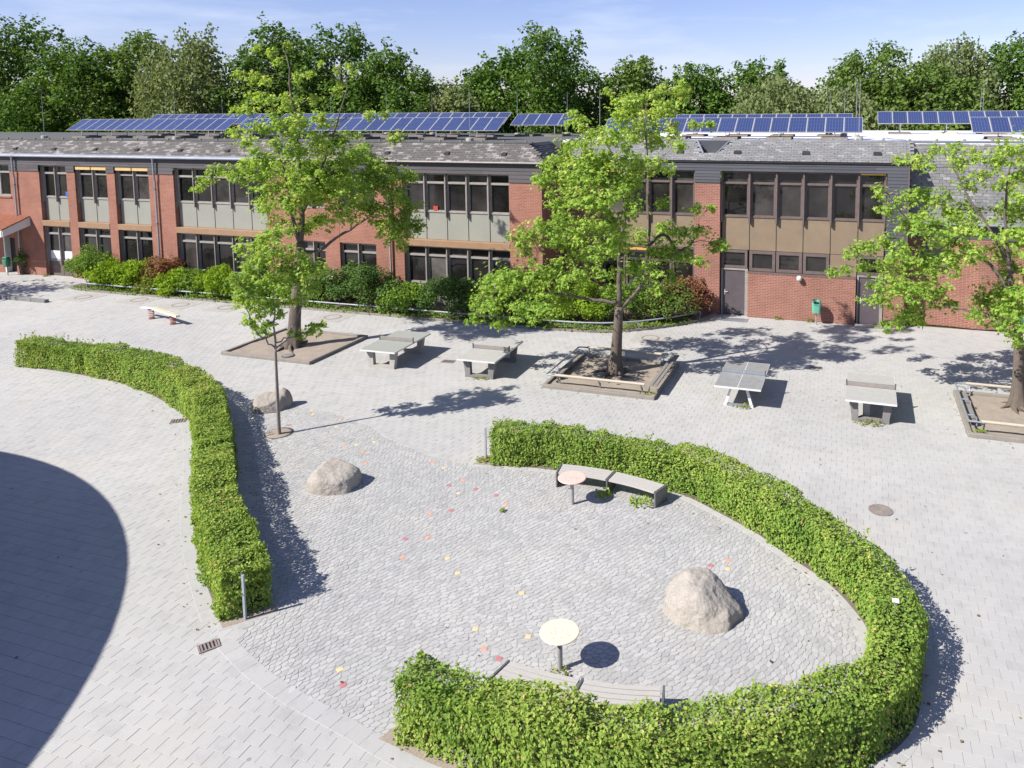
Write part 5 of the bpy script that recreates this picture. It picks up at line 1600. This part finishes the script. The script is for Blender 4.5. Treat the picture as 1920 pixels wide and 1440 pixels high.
CL['maple_b']=( (-8.45, 27.12) , [(-13.64,26.31,2.7,0.34),(-12.9,26.21,3.39,0.6),(-11.76,25.21,3.91,0.57),(-11.08,25.56,3.88,0.65),(-10.74,26.82,3.64,0.67),(-12.43,24.8,2.94,0.41),(-13.35,25.37,2.33,0.31),(-12.09,25.02,2.24,0.26),(-11.13,24.69,2.98,0.48),(-10.15,24.41,3.04,0.43),(-10.53,27.36,2.71,0.44),(-10.72,24.69,2.55,0.22),(-9.32,25.28,4.05,0.44),(-11.66,25.51,5.24,0.33),(-11.77,27.24,5.17,0.49),(-9.99,24.49,5.85,0.44),(-9.99,26.05,6.01,0.42),(-11.59,26.04,4.72,0.27),(-10.88,27.76,4.92,0.41),(-10.02,27.81,5.16,0.53),(-10.29,27.93,4.29,0.41),(-8.77,25.55,4.79,0.37),(-10.84,25.72,7.38,0.29),(-10.36,25.57,7.78,0.4),(-10.66,27.87,8.03,0.49),(-10.75,28.19,7.07,0.52),(-8.95,24.9,7.67,0.55),(-8.8,25.05,8.4,0.47),(-8.35,25.43,8.01,0.55),(-9.58,25.16,8.75,0.28),(-9.64,26.31,9.48,0.33),(-9.95,26.71,9.78,0.18),(-8.75,25.48,9.12,0.37),(-7.67,24.49,8.97,0.49),(-7.9,26.51,9.66,0.46),(-7.47,26.4,10.22,0.38),(-8.28,27.12,10.2,0.27),(-9.18,28.79,10.63,0.19),(-7.28,28.04,10.51,0.26),(-6.71,27.38,10.68,0.19),(-6.3,27.97,10.61,0.33),(-6.05,28.29,10.5,0.22),(-6.06,25.47,10.01,0.34),(-7.52,28.97,9.64,0.49),(-8.0,28.27,9.05,0.53),(-7.29,28.9,8.83,0.49),(-6.62,28.69,9.24,0.3),(-5.52,27.3,9.34,0.19),(-5.04,27.57,9.39,0.17),(-5.81,25.86,8.75,0.25),(-10.47,26.76,6.5,0.39),(-8.82,24.51,6.8,0.47),(-8.11,24.68,6.99,0.54),(-7.79,25.48,7.47,0.55),(-7.21,25.45,8.03,0.47),(-6.73,26.53,7.97,0.36),(-5.96,25.52,7.83,0.18),(-8.37,24.3,6.12,0.39),(-7.89,25.16,6.02,0.44),(-7.13,25.17,6.6,0.34),(-8.02,26.19,5.1,0.45),(-8.06,24.49,5.38,0.35),(-7.93,28.75,5.1,0.37),(-6.81,27.81,6.49,0.26),(-5.32,26.39,6.47,0.2),(-4.89,27.12,6.44,0.17),(-5.29,27.23,5.64,0.27),(-4.77,27.59,5.03,0.31),(-4.39,27.16,5.08,0.15),(-6.29,28.96,5.14,0.41),(-7.04,29.48,5.24,0.42),(-6.65,27.17,4.81,0.46),(-5.97,27.5,4.59,0.39),(-5.1,26.3,4.66,0.22),(-6.6,25.41,4.37,0.36),(-6.2,26.77,3.93,0.26),(-7.35,25.92,4.42,0.33),(-8.67,28.32,3.63,0.31),(-8.41,25.07,4.33,0.29),(-6.34,25.15,3.78,0.18),(-9.25,28.75,2.91,0.29),(-7.87,27.06,7.13,0.47),(-8.4,25.0,7.4,0.47)] )
CL['maple_c']=( (5.25, 27.72) , [(1.45,28.32,8.16,0.21),(1.81,26.15,8.29,0.3),(2.36,28.06,7.91,0.17),(2.63,30.01,8.45,0.23),(3.17,29.48,8.39,0.35),(3.36,28.67,8.07,0.28),(3.51,26.46,8.46,0.28),(4.18,26.83,8.28,0.37),(4.42,25.72,8.66,0.36),(3.59,29.01,7.32,0.34),(3.87,27.76,7.7,0.25),(4.85,28.87,7.45,0.4),(4.88,26.49,7.82,0.37),(0.77,27.65,7.18,0.24),(1.1,29.22,6.35,0.28),(1.57,29.88,6.59,0.29),(2.11,29.45,6.77,0.44),(2.76,29.24,6.62,0.48),(3.49,29.25,6.35,0.49),(1.76,29.01,5.86,0.4),(2.27,26.75,6.02,0.53),(3.0,27.87,5.71,0.56),(3.54,26.93,6.05,0.45),(-0.03,27.6,4.96,0.24),(0.41,27.51,5.18,0.32),(0.93,27.69,5.36,0.3),(1.36,27.35,5.18,0.37),(-0.72,29.09,3.99,0.2),(-0.35,29.56,3.99,0.22),(0.37,28.38,4.38,0.27),(1.12,29.61,4.19,0.4),(1.86,29.96,4.36,0.49),(2.58,29.9,4.41,0.6),(3.1,27.1,4.96,0.45),(3.63,26.22,5.32,0.35),(0.74,27.69,3.42,0.38),(1.22,27.22,3.93,0.45),(1.86,26.86,4.05,0.53),(2.66,28.43,3.57,0.43),(1.9,29.63,2.46,0.45),(1.18,29.32,2.08,0.22),(1.47,28.09,2.59,0.29),(2.26,28.62,2.55,0.22),(3.22,29.18,3.06,0.28),(3.47,25.57,3.6,0.23),(4.31,28.34,3.52,0.47),(4.98,29.53,3.67,0.49),(5.15,28.83,4.57,0.48),(4.79,28.72,5.11,0.4),(4.78,27.29,3.44,0.5),(4.81,25.7,3.34,0.43),(4.59,28.96,2.83,0.4),(4.7,26.54,5.99,0.45),(4.78,28.99,6.35,0.4),(5.4,29.78,6.46,0.5),(5.12,26.79,4.11,0.45),(4.95,26.85,2.53,0.26),(5.91,29.56,8.14,0.54),(6.29,28.3,7.7,0.56),(5.31,25.57,7.11,0.54),(5.93,25.28,7.01,0.54),(5.33,25.47,6.02,0.54),(7.03,29.06,5.35,0.62),(7.46,28.43,5.99,0.52),(5.51,25.42,4.92,0.54),(7.14,28.62,4.19,0.61),(8.02,29.12,4.49,0.5),(6.56,27.89,3.25,0.51),(5.65,26.46,3.38,0.48),(7.26,27.21,3.65,0.43),(4.91,25.43,9.15,0.39),(5.39,24.75,8.87,0.35)] )
CL['young_maple']=( (-16.72, 18.76) , [(-17.39,18.94,5.85,0.35),(-16.85,18.8,6.19,0.26),(-17.26,18.19,5.88,0.16),(-17.47,18.76,5.22,0.28),(-16.43,18.74,5.73,0.38),(-16.6,19.43,6.27,0.21),(-16.46,19.45,5.44,0.28),(-15.67,19.19,5.24,0.34),(-15.55,19.56,5.01,0.21),(-15.91,18.99,4.93,0.34),(-16.84,18.04,4.76,0.31),(-16.83,18.68,4.78,0.35),(-16.19,18.61,4.67,0.27),(-17.25,18.04,4.41,0.24),(-17.12,17.74,5.09,0.19),(-17.39,18.8,3.89,0.28),(-16.62,18.41,4.2,0.27),(-16.5,18.73,3.81,0.15),(-17.2,18.35,3.65,0.19),(-17.31,18.88,3.17,0.19),(-16.69,18.48,3.53,0.15),(-16.46,19.6,4.1,0.23),(-15.78,19.52,4.5,0.19),(-16.17,19.18,3.1,0.16),(-15.9,19.42,3.17,0.19),(-15.49,19.33,3.4,0.15),(-16.29,18.88,5.18,0.31),(-16.46,18.21,5.62,0.27),(-16.0,18.27,6.34,0.17)] )
maple('maple_tree', 'largest maple with bright green leaves in the plain soil bed on the left', CL['maple_a'][0],
      [[(-22.49, 26.31, 0), (-22.40, 26.39, 1.19), (-22.28, 26.49, 2.55), (-22.17, 26.59, 3.91), (-22.14, 26.62, 4.47)], [(-22.14, 26.62, 4.47), (-22.05, 26.69, 5.71), (-22.06, 26.68, 7.28), (-22.12, 26.63, 9.06), (-22.20, 26.56, 10.81), (-22.28, 26.50, 12.22)],
       [(-22.15, 26.61, 4.13), (-21.72, 26.97, 4.00), (-21.14, 27.47, 4.50), (-20.46, 28.05, 5.02), (-19.77, 28.64, 5.66), (-19.16, 29.16, 6.21)], [(-22.18, 26.58, 4.59), (-22.36, 26.42, 5.73), (-22.49, 26.32, 7.30), (-22.75, 26.09, 8.63), (-23.26, 25.66, 9.30)],
       [(-22.05, 26.69, 5.71), (-21.63, 27.05, 7.03), (-21.24, 27.38, 8.14), (-20.82, 27.74, 9.70), (-20.51, 28.01, 11.05)]], CL['maple_a'][1], .27, 21, 540, .125, 'bark')
maple('maple_tree', 'forked maple growing inside the square wooden bench in the middle', CL['maple_b'][0],
      [[(-8.49, 27.10, 0), (-8.40, 27.13, 1.28), (-8.30, 27.16, 2.61)], [(-8.30, 27.16, 2.55), (-8.32, 27.16, 3.72), (-8.26, 27.18, 5.03), (-8.08, 27.23, 5.93), (-8.21, 27.19, 7.31), (-8.67, 27.05, 8.69), (-9.41, 26.82, 9.37)],
       [(-8.30, 27.16, 2.5), (-7.90, 27.29, 2.87), (-7.45, 27.43, 3.56), (-7.33, 27.46, 4.62), (-7.22, 27.50, 5.72), (-7.24, 27.49, 7.50), (-7.29, 27.48, 8.78), (-7.40, 27.44, 9.94)], [(-8.30, 27.16, 2.75), (-8.89, 26.98, 2.83), (-9.56, 26.77, 2.92), (-10.98, 26.33, 3.22), (-12.32, 25.91, 3.33)],
       [(-7.28, 27.48, 4.93), (-6.71, 27.66, 5.32), (-6.14, 27.83, 4.72), (-5.49, 28.04, 5.32)]], CL['maple_b'][1], .24, 22, 620, .125, 'bark')
maple('maple_tree', 'maple at the right edge with low branches hanging before the brick wall', CL['maple_c'][0],
      [[(5.25, 27.72, 0), (5.23, 27.72, 1.23), (5.19, 27.73, 2.12), (5.10, 27.75, 3.00)], [(5.10, 27.75, 2.95), (4.86, 27.79, 4.75), (4.65, 27.83, 6.14), (4.67, 27.83, 7.54), (4.79, 27.80, 8.40)], [(5.16, 27.73, 2.29), (4.71, 27.82, 2.77), (4.08, 27.94, 3.05), (3.11, 28.12, 3.21), (2.11, 28.31, 3.37)],
       [(4.98, 27.77, 3.70), (4.33, 27.89, 4.70), (3.36, 28.07, 5.33), (2.37, 28.26, 5.62), (1.51, 28.42, 6.31)], [(4.86, 27.79, 4.75), (4.12, 27.93, 6.10), (3.45, 28.06, 7.13), (2.94, 28.15, 8.18)], [(5.10, 27.75, 3.00), (5.69, 27.63, 4.48), (6.21, 27.53, 5.90), (6.44, 27.49, 7.10)]], CL['maple_c'][1], .21, 23, 540, .125, 'bark')
maple('maple_tree', 'slender young maple with a bare grey stem in a round pit', CL['young_maple'][0],
      [[(-16.72, 18.76, 0), (-16.72, 18.77, 1.61), (-16.71, 18.77, 2.78)], [(-16.71, 18.77, 2.72), (-16.70, 18.78, 3.78), (-16.69, 18.79, 4.77), (-16.65, 18.83, 5.74), (-16.61, 18.86, 6.31)], [(-16.71, 18.77, 2.75), (-16.99, 18.52, 3.16), (-17.19, 18.34, 3.69), (-17.33, 18.22, 4.36)],
       [(-16.71, 18.77, 2.72), (-16.43, 19.02, 3.07), (-16.25, 19.18, 3.54), (-15.99, 19.41, 4.43), (-15.86, 19.53, 5.08)], [(-16.71, 18.78, 2.9), (-16.43, 19.02, 3.04), (-16.03, 19.38, 3.14)]], CL['young_maple'][1], .06, 24, 680, .115, 'bark_pale', False)

def wood_tree(name, label, x, y, h, rc, mat, seed, dens=26, size=.36, clear=.22, droop=0, loose=0, bark='bark_dark', group='trees behind the school'):
    """broad tree: trunk, limbs and a crown of leaf sprays in overlapping clumps"""
    r_ = random.Random(seed); rn = np.random.default_rng(seed)
    t = thing(name, label, 'tree', (x, y, 0), 0, group)
    MB().tube([(x, y, -.1), (x + .1, y, h * .3), (x - .1, y + .1, h * .6), (x, y, h * .88)], [h * .022, h * .017, h * .011, .05], 9).build('trunk', bark, t, smooth=True)
    n_ = 46
    C, Rr = [], []
    lim = MB()
    for i in range(n_):
        f_ = clear + (1 - clear) * ((i + .5) / n_)
        prof = math.sin(min(1, (1 - f_) / (1 - clear) * 1.35 + .12) * PI * .55) ** .8
        a = i * 2.399 + r_.uniform(-.5, .5)
        q = rc * prof * math.sqrt(r_.uniform(.15, 1))
        c = (x + q * math.cos(a), y + q * math.sin(a), h * f_ - r_.uniform(0, .06) * h)
        C.append(c); Rr.append(rc * r_.uniform(.24, .40) * (.55 + .6 * prof))
        if i % 3 == 0:
            z0 = max(h * .15, c[2] - q * .7)
            lim.tube([(x, y, z0), ((x + c[0]) / 2, (y + c[1]) / 2, (z0 + c[2]) / 2 + .3), c], [h * .007, h * .005, .03], 5, False)
    tag(lim.build('branchwork', bark, t, smooth=True), kind='stuff')
    sat, sr = [], []
    for c, q in zip(C, Rr):
        sat.append(c); sr.append(q * .8)
        for _ in range(7 + loose):
            v = rn.normal(size=3); v /= np.linalg.norm(v)
            sat.append(np.array(c) + v * q * rn.uniform(.7, 1.15 + .12 * loose)); sr.append(q * rn.uniform(.24, .42))
    sat = np.array(sat); sr = np.array(sr)
    P, N, S, D, idx = leaf_cloud(sat, sr, dens, size, seed, up=.55, squash=.8, shell=.55)
    if droop:
        P[:, 2] -= rn.random(len(P)) ** 2 * droop
        N = N * np.array([1, 1, .2])
    tone = .45 + rn.normal(size=len(sat))[idx] * .14 + rn.normal(size=len(P)) * .2 + D[:, 2] * .1
    tag(put('crown', leaf_mesh('crown', P - np.array([x, y, 0]), N, S, np.clip(tone, 0, 1), OVAL, seed), mat, t), kind='stuff')
    return t

WOOD = [
    ('oak_tree', 'dark dense oak behind the roof at the far left edge', -92, 63, 20.8, 7.5, 'oak_leaf', 0, 0),
    ('oak_tree', 'dark oak second from the left behind the first solar row', -78, 61, 18.4, 6.0, 'oak_leaf', 0, 0),
    ('ash_tree', 'mid green tree left of the drooping birch', -73, 64, 19.0, 5.2, 'ash_leaf', 0, 0),
    ('birch_tree', 'pale grey-green drooping birch behind the left solar panels', -64, 62, 18.7, 5.6, 'birch_leaf', 2.2, 1),
    ('ash_tree', 'mid green tree between the birch and the largest maple top', -61, 70, 18.9, 4.6, 'ash_leaf', 0, 0),
    ('oak_tree', 'tall dark oak directly behind the top of the largest maple', -56.5, 66, 19.6, 5.2, 'oak_leaf', 0, 0),
    ('oak_tree', 'tall dark oak right of the largest maple top', -50.5, 68, 19.2, 5.0, 'oak_leaf', 0, 0),
    ('ash_tree', 'broad green tree sloping down to the gap in the skyline', -44.5, 68, 17.4, 5.4, 'oak_leaf', 0, 0),
    ('ash_tree', 'low yellowish green tree in the dip of the skyline', -37.5, 68, 13.2, 3.8, 'birch_leaf', 0, 1),
    ('oak_tree', 'small dark tree in the dip of the skyline behind the yellowish one', -38.8, 76, 15.8, 3.6, 'oak_leaf', 0, 0),
    ('oak_tree', 'tallest dark oak in the middle of the skyline', -30.5, 74, 19.6, 5.6, 'oak_leaf', 0, 0),
    ('oak_tree', 'dark oak just left of the tallest one in the middle', -35.0, 74.5, 16.8, 3.8, 'oak_leaf', 0, 0),
    ('ash_tree', 'thin see-through tree right of the tallest oak', -22.0, 78, 16.0, 4.0, 'ash_leaf', 0, 2),
    ('oak_tree', 'dark oak behind the top of the middle maple', -16.6, 80, 15.7, 4.3, 'oak_leaf', 0, 1),
    ('ash_tree', 'round green tree standing alone right of the middle maple top', -10.2, 82, 15.6, 4.8, 'oak_leaf', 0, 0),
    ('willow_tree', 'pale grey-green bushy willow low behind the right solar panels', -7.0, 74, 13.2, 5.2, 'birch_leaf', .8, 0),
    ('willow_tree', 'second pale grey-green willow low behind the roof at right', -1.5, 75, 13.0, 5.0, 'birch_leaf', .6, 0),
    ('ash_tree', 'broad mid green tree behind the right solar row', 1.4, 84, 16.6, 5.8, 'ash_leaf', 0, 0),
    ('ash_tree', 'mid green bushy tree between the two tall trees at right', 6.2, 80, 14.8, 5.0, 'ash_leaf', 0, 0),
    ('birch_tree', 'tall feathery pale tree rising above the others at right', 9.3, 86, 18.4, 4.2, 'birch_leaf', 1.6, 1),
    ('oak_tree', 'dark tree behind the roof at the far right edge', 15.5, 88, 17.6, 5.4, 'oak_leaf', 0, 0),
    ('ash_tree', 'green tree cut off by the right edge of the picture', 20.5, 82, 15.0, 5.0, 'ash_leaf', 0, 0),
]
for i, (nm, lb, x, y, h, rc, mt, dr, lo) in enumerate(WOOD):
    wood_tree(nm, lb, x, y, h - .8 - .5 * (i % 3 == 1), rc * 1.06, mt, 100 + i, droop=dr, loose=lo, dens=80 if rc > 4.5 else 98)
UNDER = ['low dark bushy tree at the far left under the first oak', 'low green bushy tree under the second oak from the left', 'low dark bushy tree just left of the drooping birch', 'low green bushy tree at the foot of the drooping birch',
         'low dark bushy tree between the birch and the largest maple', 'low green bushy tree straight behind the largest maple', 'low dark bushy tree behind the right half of the left solar rows', 'low green bushy tree under the dip of the skyline',
         'low dark bushy tree left of the tallest oak', 'low green bushy tree under the tallest oak', 'low dark bushy tree behind the middle maple', 'low green bushy tree under the lone round tree',
         'low dark bushy tree behind the pale willows', 'low green bushy tree behind the right end of the solar rows', 'low dark bushy tree at the far right edge']
# lower growth that closes the gaps between the trunks
for i in range(15):
    u_ = i / 14
    x, y = -96 + 124 * u_, 70 + 26 * u_ + 3 * math.sin(i * 2.1)
    wood_tree('understorey_tree', UNDER[i], x, y, 13.0 + .9 * math.sin(i * 1.7), 5.8, ['oak_leaf', 'ash_leaf'][i % 2], 200 + i, clear=.05, dens=42, size=.46, group=['low dark trees under the skyline', 'low green trees under the skyline'][i % 2])
wood_tree('plane_tree', 'leafy tree outside the left edge that shades the entrance paving', -49.5, 25.6, 7.2, 2.9, 'ash_leaf', 300, dens=60, size=.22, clear=.3, bark='bark', group='trees beside the yard')

# ------------------------------------------------------------------ shrubs in the planted strip
def shrub(name, label, x, y, h, rx, mat, seed, leaf=.10, dens=1250, fern=False):
    r_ = random.Random(seed); rn = np.random.default_rng(seed)
    t = thing(name, label, 'shrub', (x, y, .04), 0, 'shrubs in the planted strip')
    st = MB()
    C, Rr = [], []
    k = 14
    for i in range(k):
        a = i * 2.4 + r_.uniform(-.4, .4)
        q = rx * math.sqrt((i + .5) / k) * .85
        z = h * (1 - .55 * (q / rx) ** 2) * r_.uniform(.45, .86)
        c = (x + q * math.cos(a), y + q * math.sin(a) * .8, max(.2, z))
        C.append(c); Rr.append(rx * r_.uniform(.24, .38))
        st.tube([(x + r_.gauss(0, .06), y + r_.gauss(0, .06), .03), ((x + c[0]) / 2, (y + c[1]) / 2, c[2] * .6), c], [.018, .012, .006], 5, False)
    tag(st.build('stemwork', 'bark_dark', t), kind='stuff')
    sat, sr = [], []
    for c, q in zip(C, Rr):
        sat.append(c); sr.append(q)
        for _ in range(4):
            v = rn.normal(size=3); v /= np.linalg.norm(v)
            sat.append(np.array(c) + v * q * rn.uniform(.6, 1.1)); sr.append(q * rn.uniform(.3, .5))
    P, N, S, D, idx = leaf_cloud(np.array(sat), np.array(sr), dens, leaf, seed, up=.5, squash=.85, shell=.5)
    P[:, 2] = np.maximum(P[:, 2], .06)
    if fern:
        N = N * np.array([1, 1, .5]) + rn.normal(size=N.shape) * .5
        S *= 1.25
    tone = .45 + rn.normal(size=len(sat))[idx] * .13 + rn.normal(size=len(P)) * .2
    tag(put('leaves', leaf_mesh('leaves', P - np.array([x, y, .04]), N, S, np.clip(tone, 0, 1), OVAL, seed), mat, t), kind='stuff')
    return t
SHR = [
    ('leafy_shrub', 'tall grey-green shrub at the left end of the planted strip', -42.3, 33.0, 2.0, 1.05, 'shrub_mid'),
    ('fern_shrub', 'bright green feathery shrub second from the left end', -40.4, 32.7, 1.35, .9, 'shrub_bright'),
    ('fern_shrub', 'bright yellow-green feathery shrub left of the reddish one', -38.7, 32.9, 1.75, 1.0, 'shrub_bright'),
    ('red_shrub', 'reddish brown shrub between the bright feathery ones', -37.0, 33.2, 1.9, .85, 'shrub_red'),
    ('leafy_shrub', 'low pale leafy plant below the reddish brown shrub', -37.2, 32.4, .8, .6, 'weed_leaf'),
    ('fern_shrub', 'low bright feathery shrub right of the reddish one', -35.6, 32.7, 1.2, .85, 'shrub_bright'),
    ('fern_shrub', 'green feathery shrub under the middle of the wide left window', -34.1, 32.8, 1.3, .8, 'shrub_mid'),
    ('fern_shrub', 'bright wide feathery shrub left of the young tree crown', -32.5, 32.9, 1.5, 1.0, 'shrub_bright'),
    ('fern_shrub', 'green feathery shrub behind the young tree crown', -30.7, 32.9, 1.45, .95, 'shrub_mid'),
    ('leafy_shrub', 'green shrub behind the trunk of the largest maple', -28.6, 33.0, 1.5, 1.0, 'shrub_mid'),
    ('leafy_shrub', 'low green shrub just right of the largest maple trunk', -26.9, 32.9, 1.3, .85, 'shrub_mid'),
    ('blossom_shrub', 'shrub with scattered white blossom right of the largest maple', -25.5, 33.1, 2.0, 1.0, 'shrub_blossom'),
    ('evergreen_shrub', 'large dark glossy round shrub behind the green table tennis table', -23.2, 33.0, 2.2, 1.15, 'shrub_dark'),
    ('fern_shrub', 'feathery green shrub right of the dark glossy round one', -21.1, 32.8, 1.4, .95, 'shrub_mid'),
    ('evergreen_shrub', 'dark bluish shrub below the wide window left of the corner', -18.7, 33.0, 2.1, 1.1, 'shrub_dark'),
    ('leafy_shrub', 'green shrub behind the hanging branch of the middle maple', -16.6, 33.0, 1.7, .95, 'shrub_mid'),
    ('leafy_shrub', 'green shrub at the brick corner behind the middle maple', -14.6, 33.3, 1.7, 1.0, 'shrub_dark'),
    ('leafy_shrub', 'bright green shrub left of the middle maple trunk', -12.3, 33.6, 1.8, 1.05, 'shrub_bright'),
    ('leafy_shrub', 'green shrub right behind the middle maple trunk', -10.2, 34.2, 1.8, 1.0, 'shrub_mid'),
    ('rose_shrub', 'green and red flowering shrub left of the brown door', -8.6, 35.0, 1.9, 1.0, 'shrub_rose'),
    ('red_shrub', 'dark red shrub nearest the brown door', -7.5, 35.9, 2.1, .75, 'shrub_red'),
]
for i, (nm, lb, x, y, h, rx, mt) in enumerate(SHR):
    shrub(nm, lb, x, y, h * 1.15, rx * 1.45, mt, 400 + i, fern=nm == 'fern_shrub')
shrub('ivy', 'dark ivy climbing the brick wall by the left downpipe', -49.3, 33.9, 1.7, .42, 'shrub_dark', 450, dens=1500)
# ground cover spilling over the kerb
rn = np.random.default_rng(77)
q = rn.random(5200) * (len(bed_edge) - 14) + 6
i0 = q.astype(int)
gp = bed_edge[i0] + (bed_edge[np.minimum(i0 + 1, len(bed_edge) - 1)] - bed_edge[i0]) * (q - i0)[:, None] + path_normals(bed_edge)[i0] * (rn.random(len(q)) ** 1.3 * .75 - .06)[:, None]
hgt = (.06 + .26 * rn.random(len(q))) * (.55 + .45 * np.sin(q * .55)) 
Pg = np.stack([gp[:, 0], gp[:, 1], .05 + np.clip(hgt, .02, 1)], 1)
tag(put('ground_cover', leaf_mesh('ground_cover', Pg, rn.normal(size=(len(q), 3)) * .6 + np.array([0, -.2, .8]), rn.uniform(.07, .14, len(q)), np.clip(.5 + .2 * rn.normal(size=len(q)), 0, 1), OVAL, 78), 'shrub_mid'), 'low leafy ground cover along the front of the planted strip', 'ground cover', kind='stuff')

# ------------------------------------------------------------------ small weeds
def weed(label, x, y, r, h, n_, seed, mat='weed_leaf'):
    rn = np.random.default_rng(seed)
    a = rn.random(n_) * 6.28; q = r * np.sqrt(rn.random(n_))
    P = np.stack([q * np.cos(a), q * np.sin(a) * .7, .01 + rn.random(n_) * h], 1)
    o = put('weed', leaf_mesh('weed', P, rn.normal(size=(n_, 3)) * .7 + np.array([0, 0, .6]), rn.uniform(.05, .10, n_), rn.random(n_), OVAL, seed), mat, None, (x, y, .005))
    tag(o, label, 'weed', 'weeds in the paving joints')
weed('leafy weed under the middle of the far curved bench', -5.95, 18.05, .22, .18, 70, 1, 'shrub_bright')
weed('leafy weed under the right end of the far curved bench', -4.95, 17.95, .3, .2, 110, 2, 'shrub_bright')
weed('tiny weed in the cobbles left of the pink table', -8.1, 16.6, .08, .05, 16, 3)
weed('dry weeds at the foot of the cream table post', -4.72, 11.80, .2, .03, 40, 4)
weed('dry weeds under the stone table tennis table', .55, 25.1, .45, .08, 160, 5)
weed('weeds at the foot of the steel-grey table tennis table', -3.45, 25.3, .35, .06, 90, 6)
weed('weeds at the foot of the grey concrete table tennis table', -13.1, 25.25, .35, .05, 90, 7)
weed('weed tuft at the brick wall left of the pale green bin', -3.35, 36.8, .2, .12, 50, 8)
weed('weed tuft at the brick wall just left of the bin post', -1.95, 36.8, .22, .14, 60, 9)
weed('grass tuft at the foot of the wall at left', -47.4, 34.0, .25, .15, 60, 10)
weed('weeds in the near corner of the right tree bed', 3.75, 25.15, .16, .12, 90, 11, 'shrub_bright')
weed('low weeds on the soil at the left end of the U-shaped hedge', -9.8, 19.05, .3, .06, 130, 12)
weed('weeds at the near right corner of the middle tree bed', -6.75, 25.2, .28, .15, 70, 13)

# ------------------------------------------------------------------ leaf litter blown against kerbs, hedges and walls
rn = np.random.default_rng(91)
Lp = []
for x0, x1, y0, y1 in BEDS.values():
    for _ in range(60):
        sd_ = rn.integers(4)
        d_ = abs(rn.normal()) * .22
        Lp.append([(rn.uniform(x0, x1), y0 - d_), (rn.uniform(x0, x1), y1 + d_), (x0 - d_, rn.uniform(y0, y1)), (x1 + d_, rn.uniform(y0, y1))][sd_])
for pth, nr_, wd_ in ((hl, hl_n, HW_L), (hr, hr_n, HW_R)):
    for _ in range(170):
        i = rn.integers(len(pth)); d_ = abs(rn.normal()) * .3
        Lp.append(tuple(pth[i] - nr_[i] * d_) if rn.random() < .5 else tuple(pth[i] + nr_[i] * (wd_ + d_)))
for _ in range(160):
    i = rn.integers(6, len(bed_edge)); Lp.append(tuple(bed_edge[i] - path_normals(bed_edge)[i] * (.1 + abs(rn.normal()) * .4)))
for _ in range(170): Lp.append((rn.uniform(-26, 4), rn.uniform(9, 34)))
Lp = np.array(Lp)
Pl = np.stack([Lp[:, 0], Lp[:, 1], np.full(len(Lp), .016)], 1)
tag(put('leaf_litter', leaf_mesh('leaf_litter', Pl, rn.normal(size=(len(Pl), 3)) * .25 + np.array([0, 0, 1.]), rn.uniform(.03, .075, len(Pl)), rn.random(len(Pl)), OVAL, 92), 'litter_leaf'), 'dry brown leaf litter scattered along the hedges and tree beds', 'leaf litter', kind='stuff')
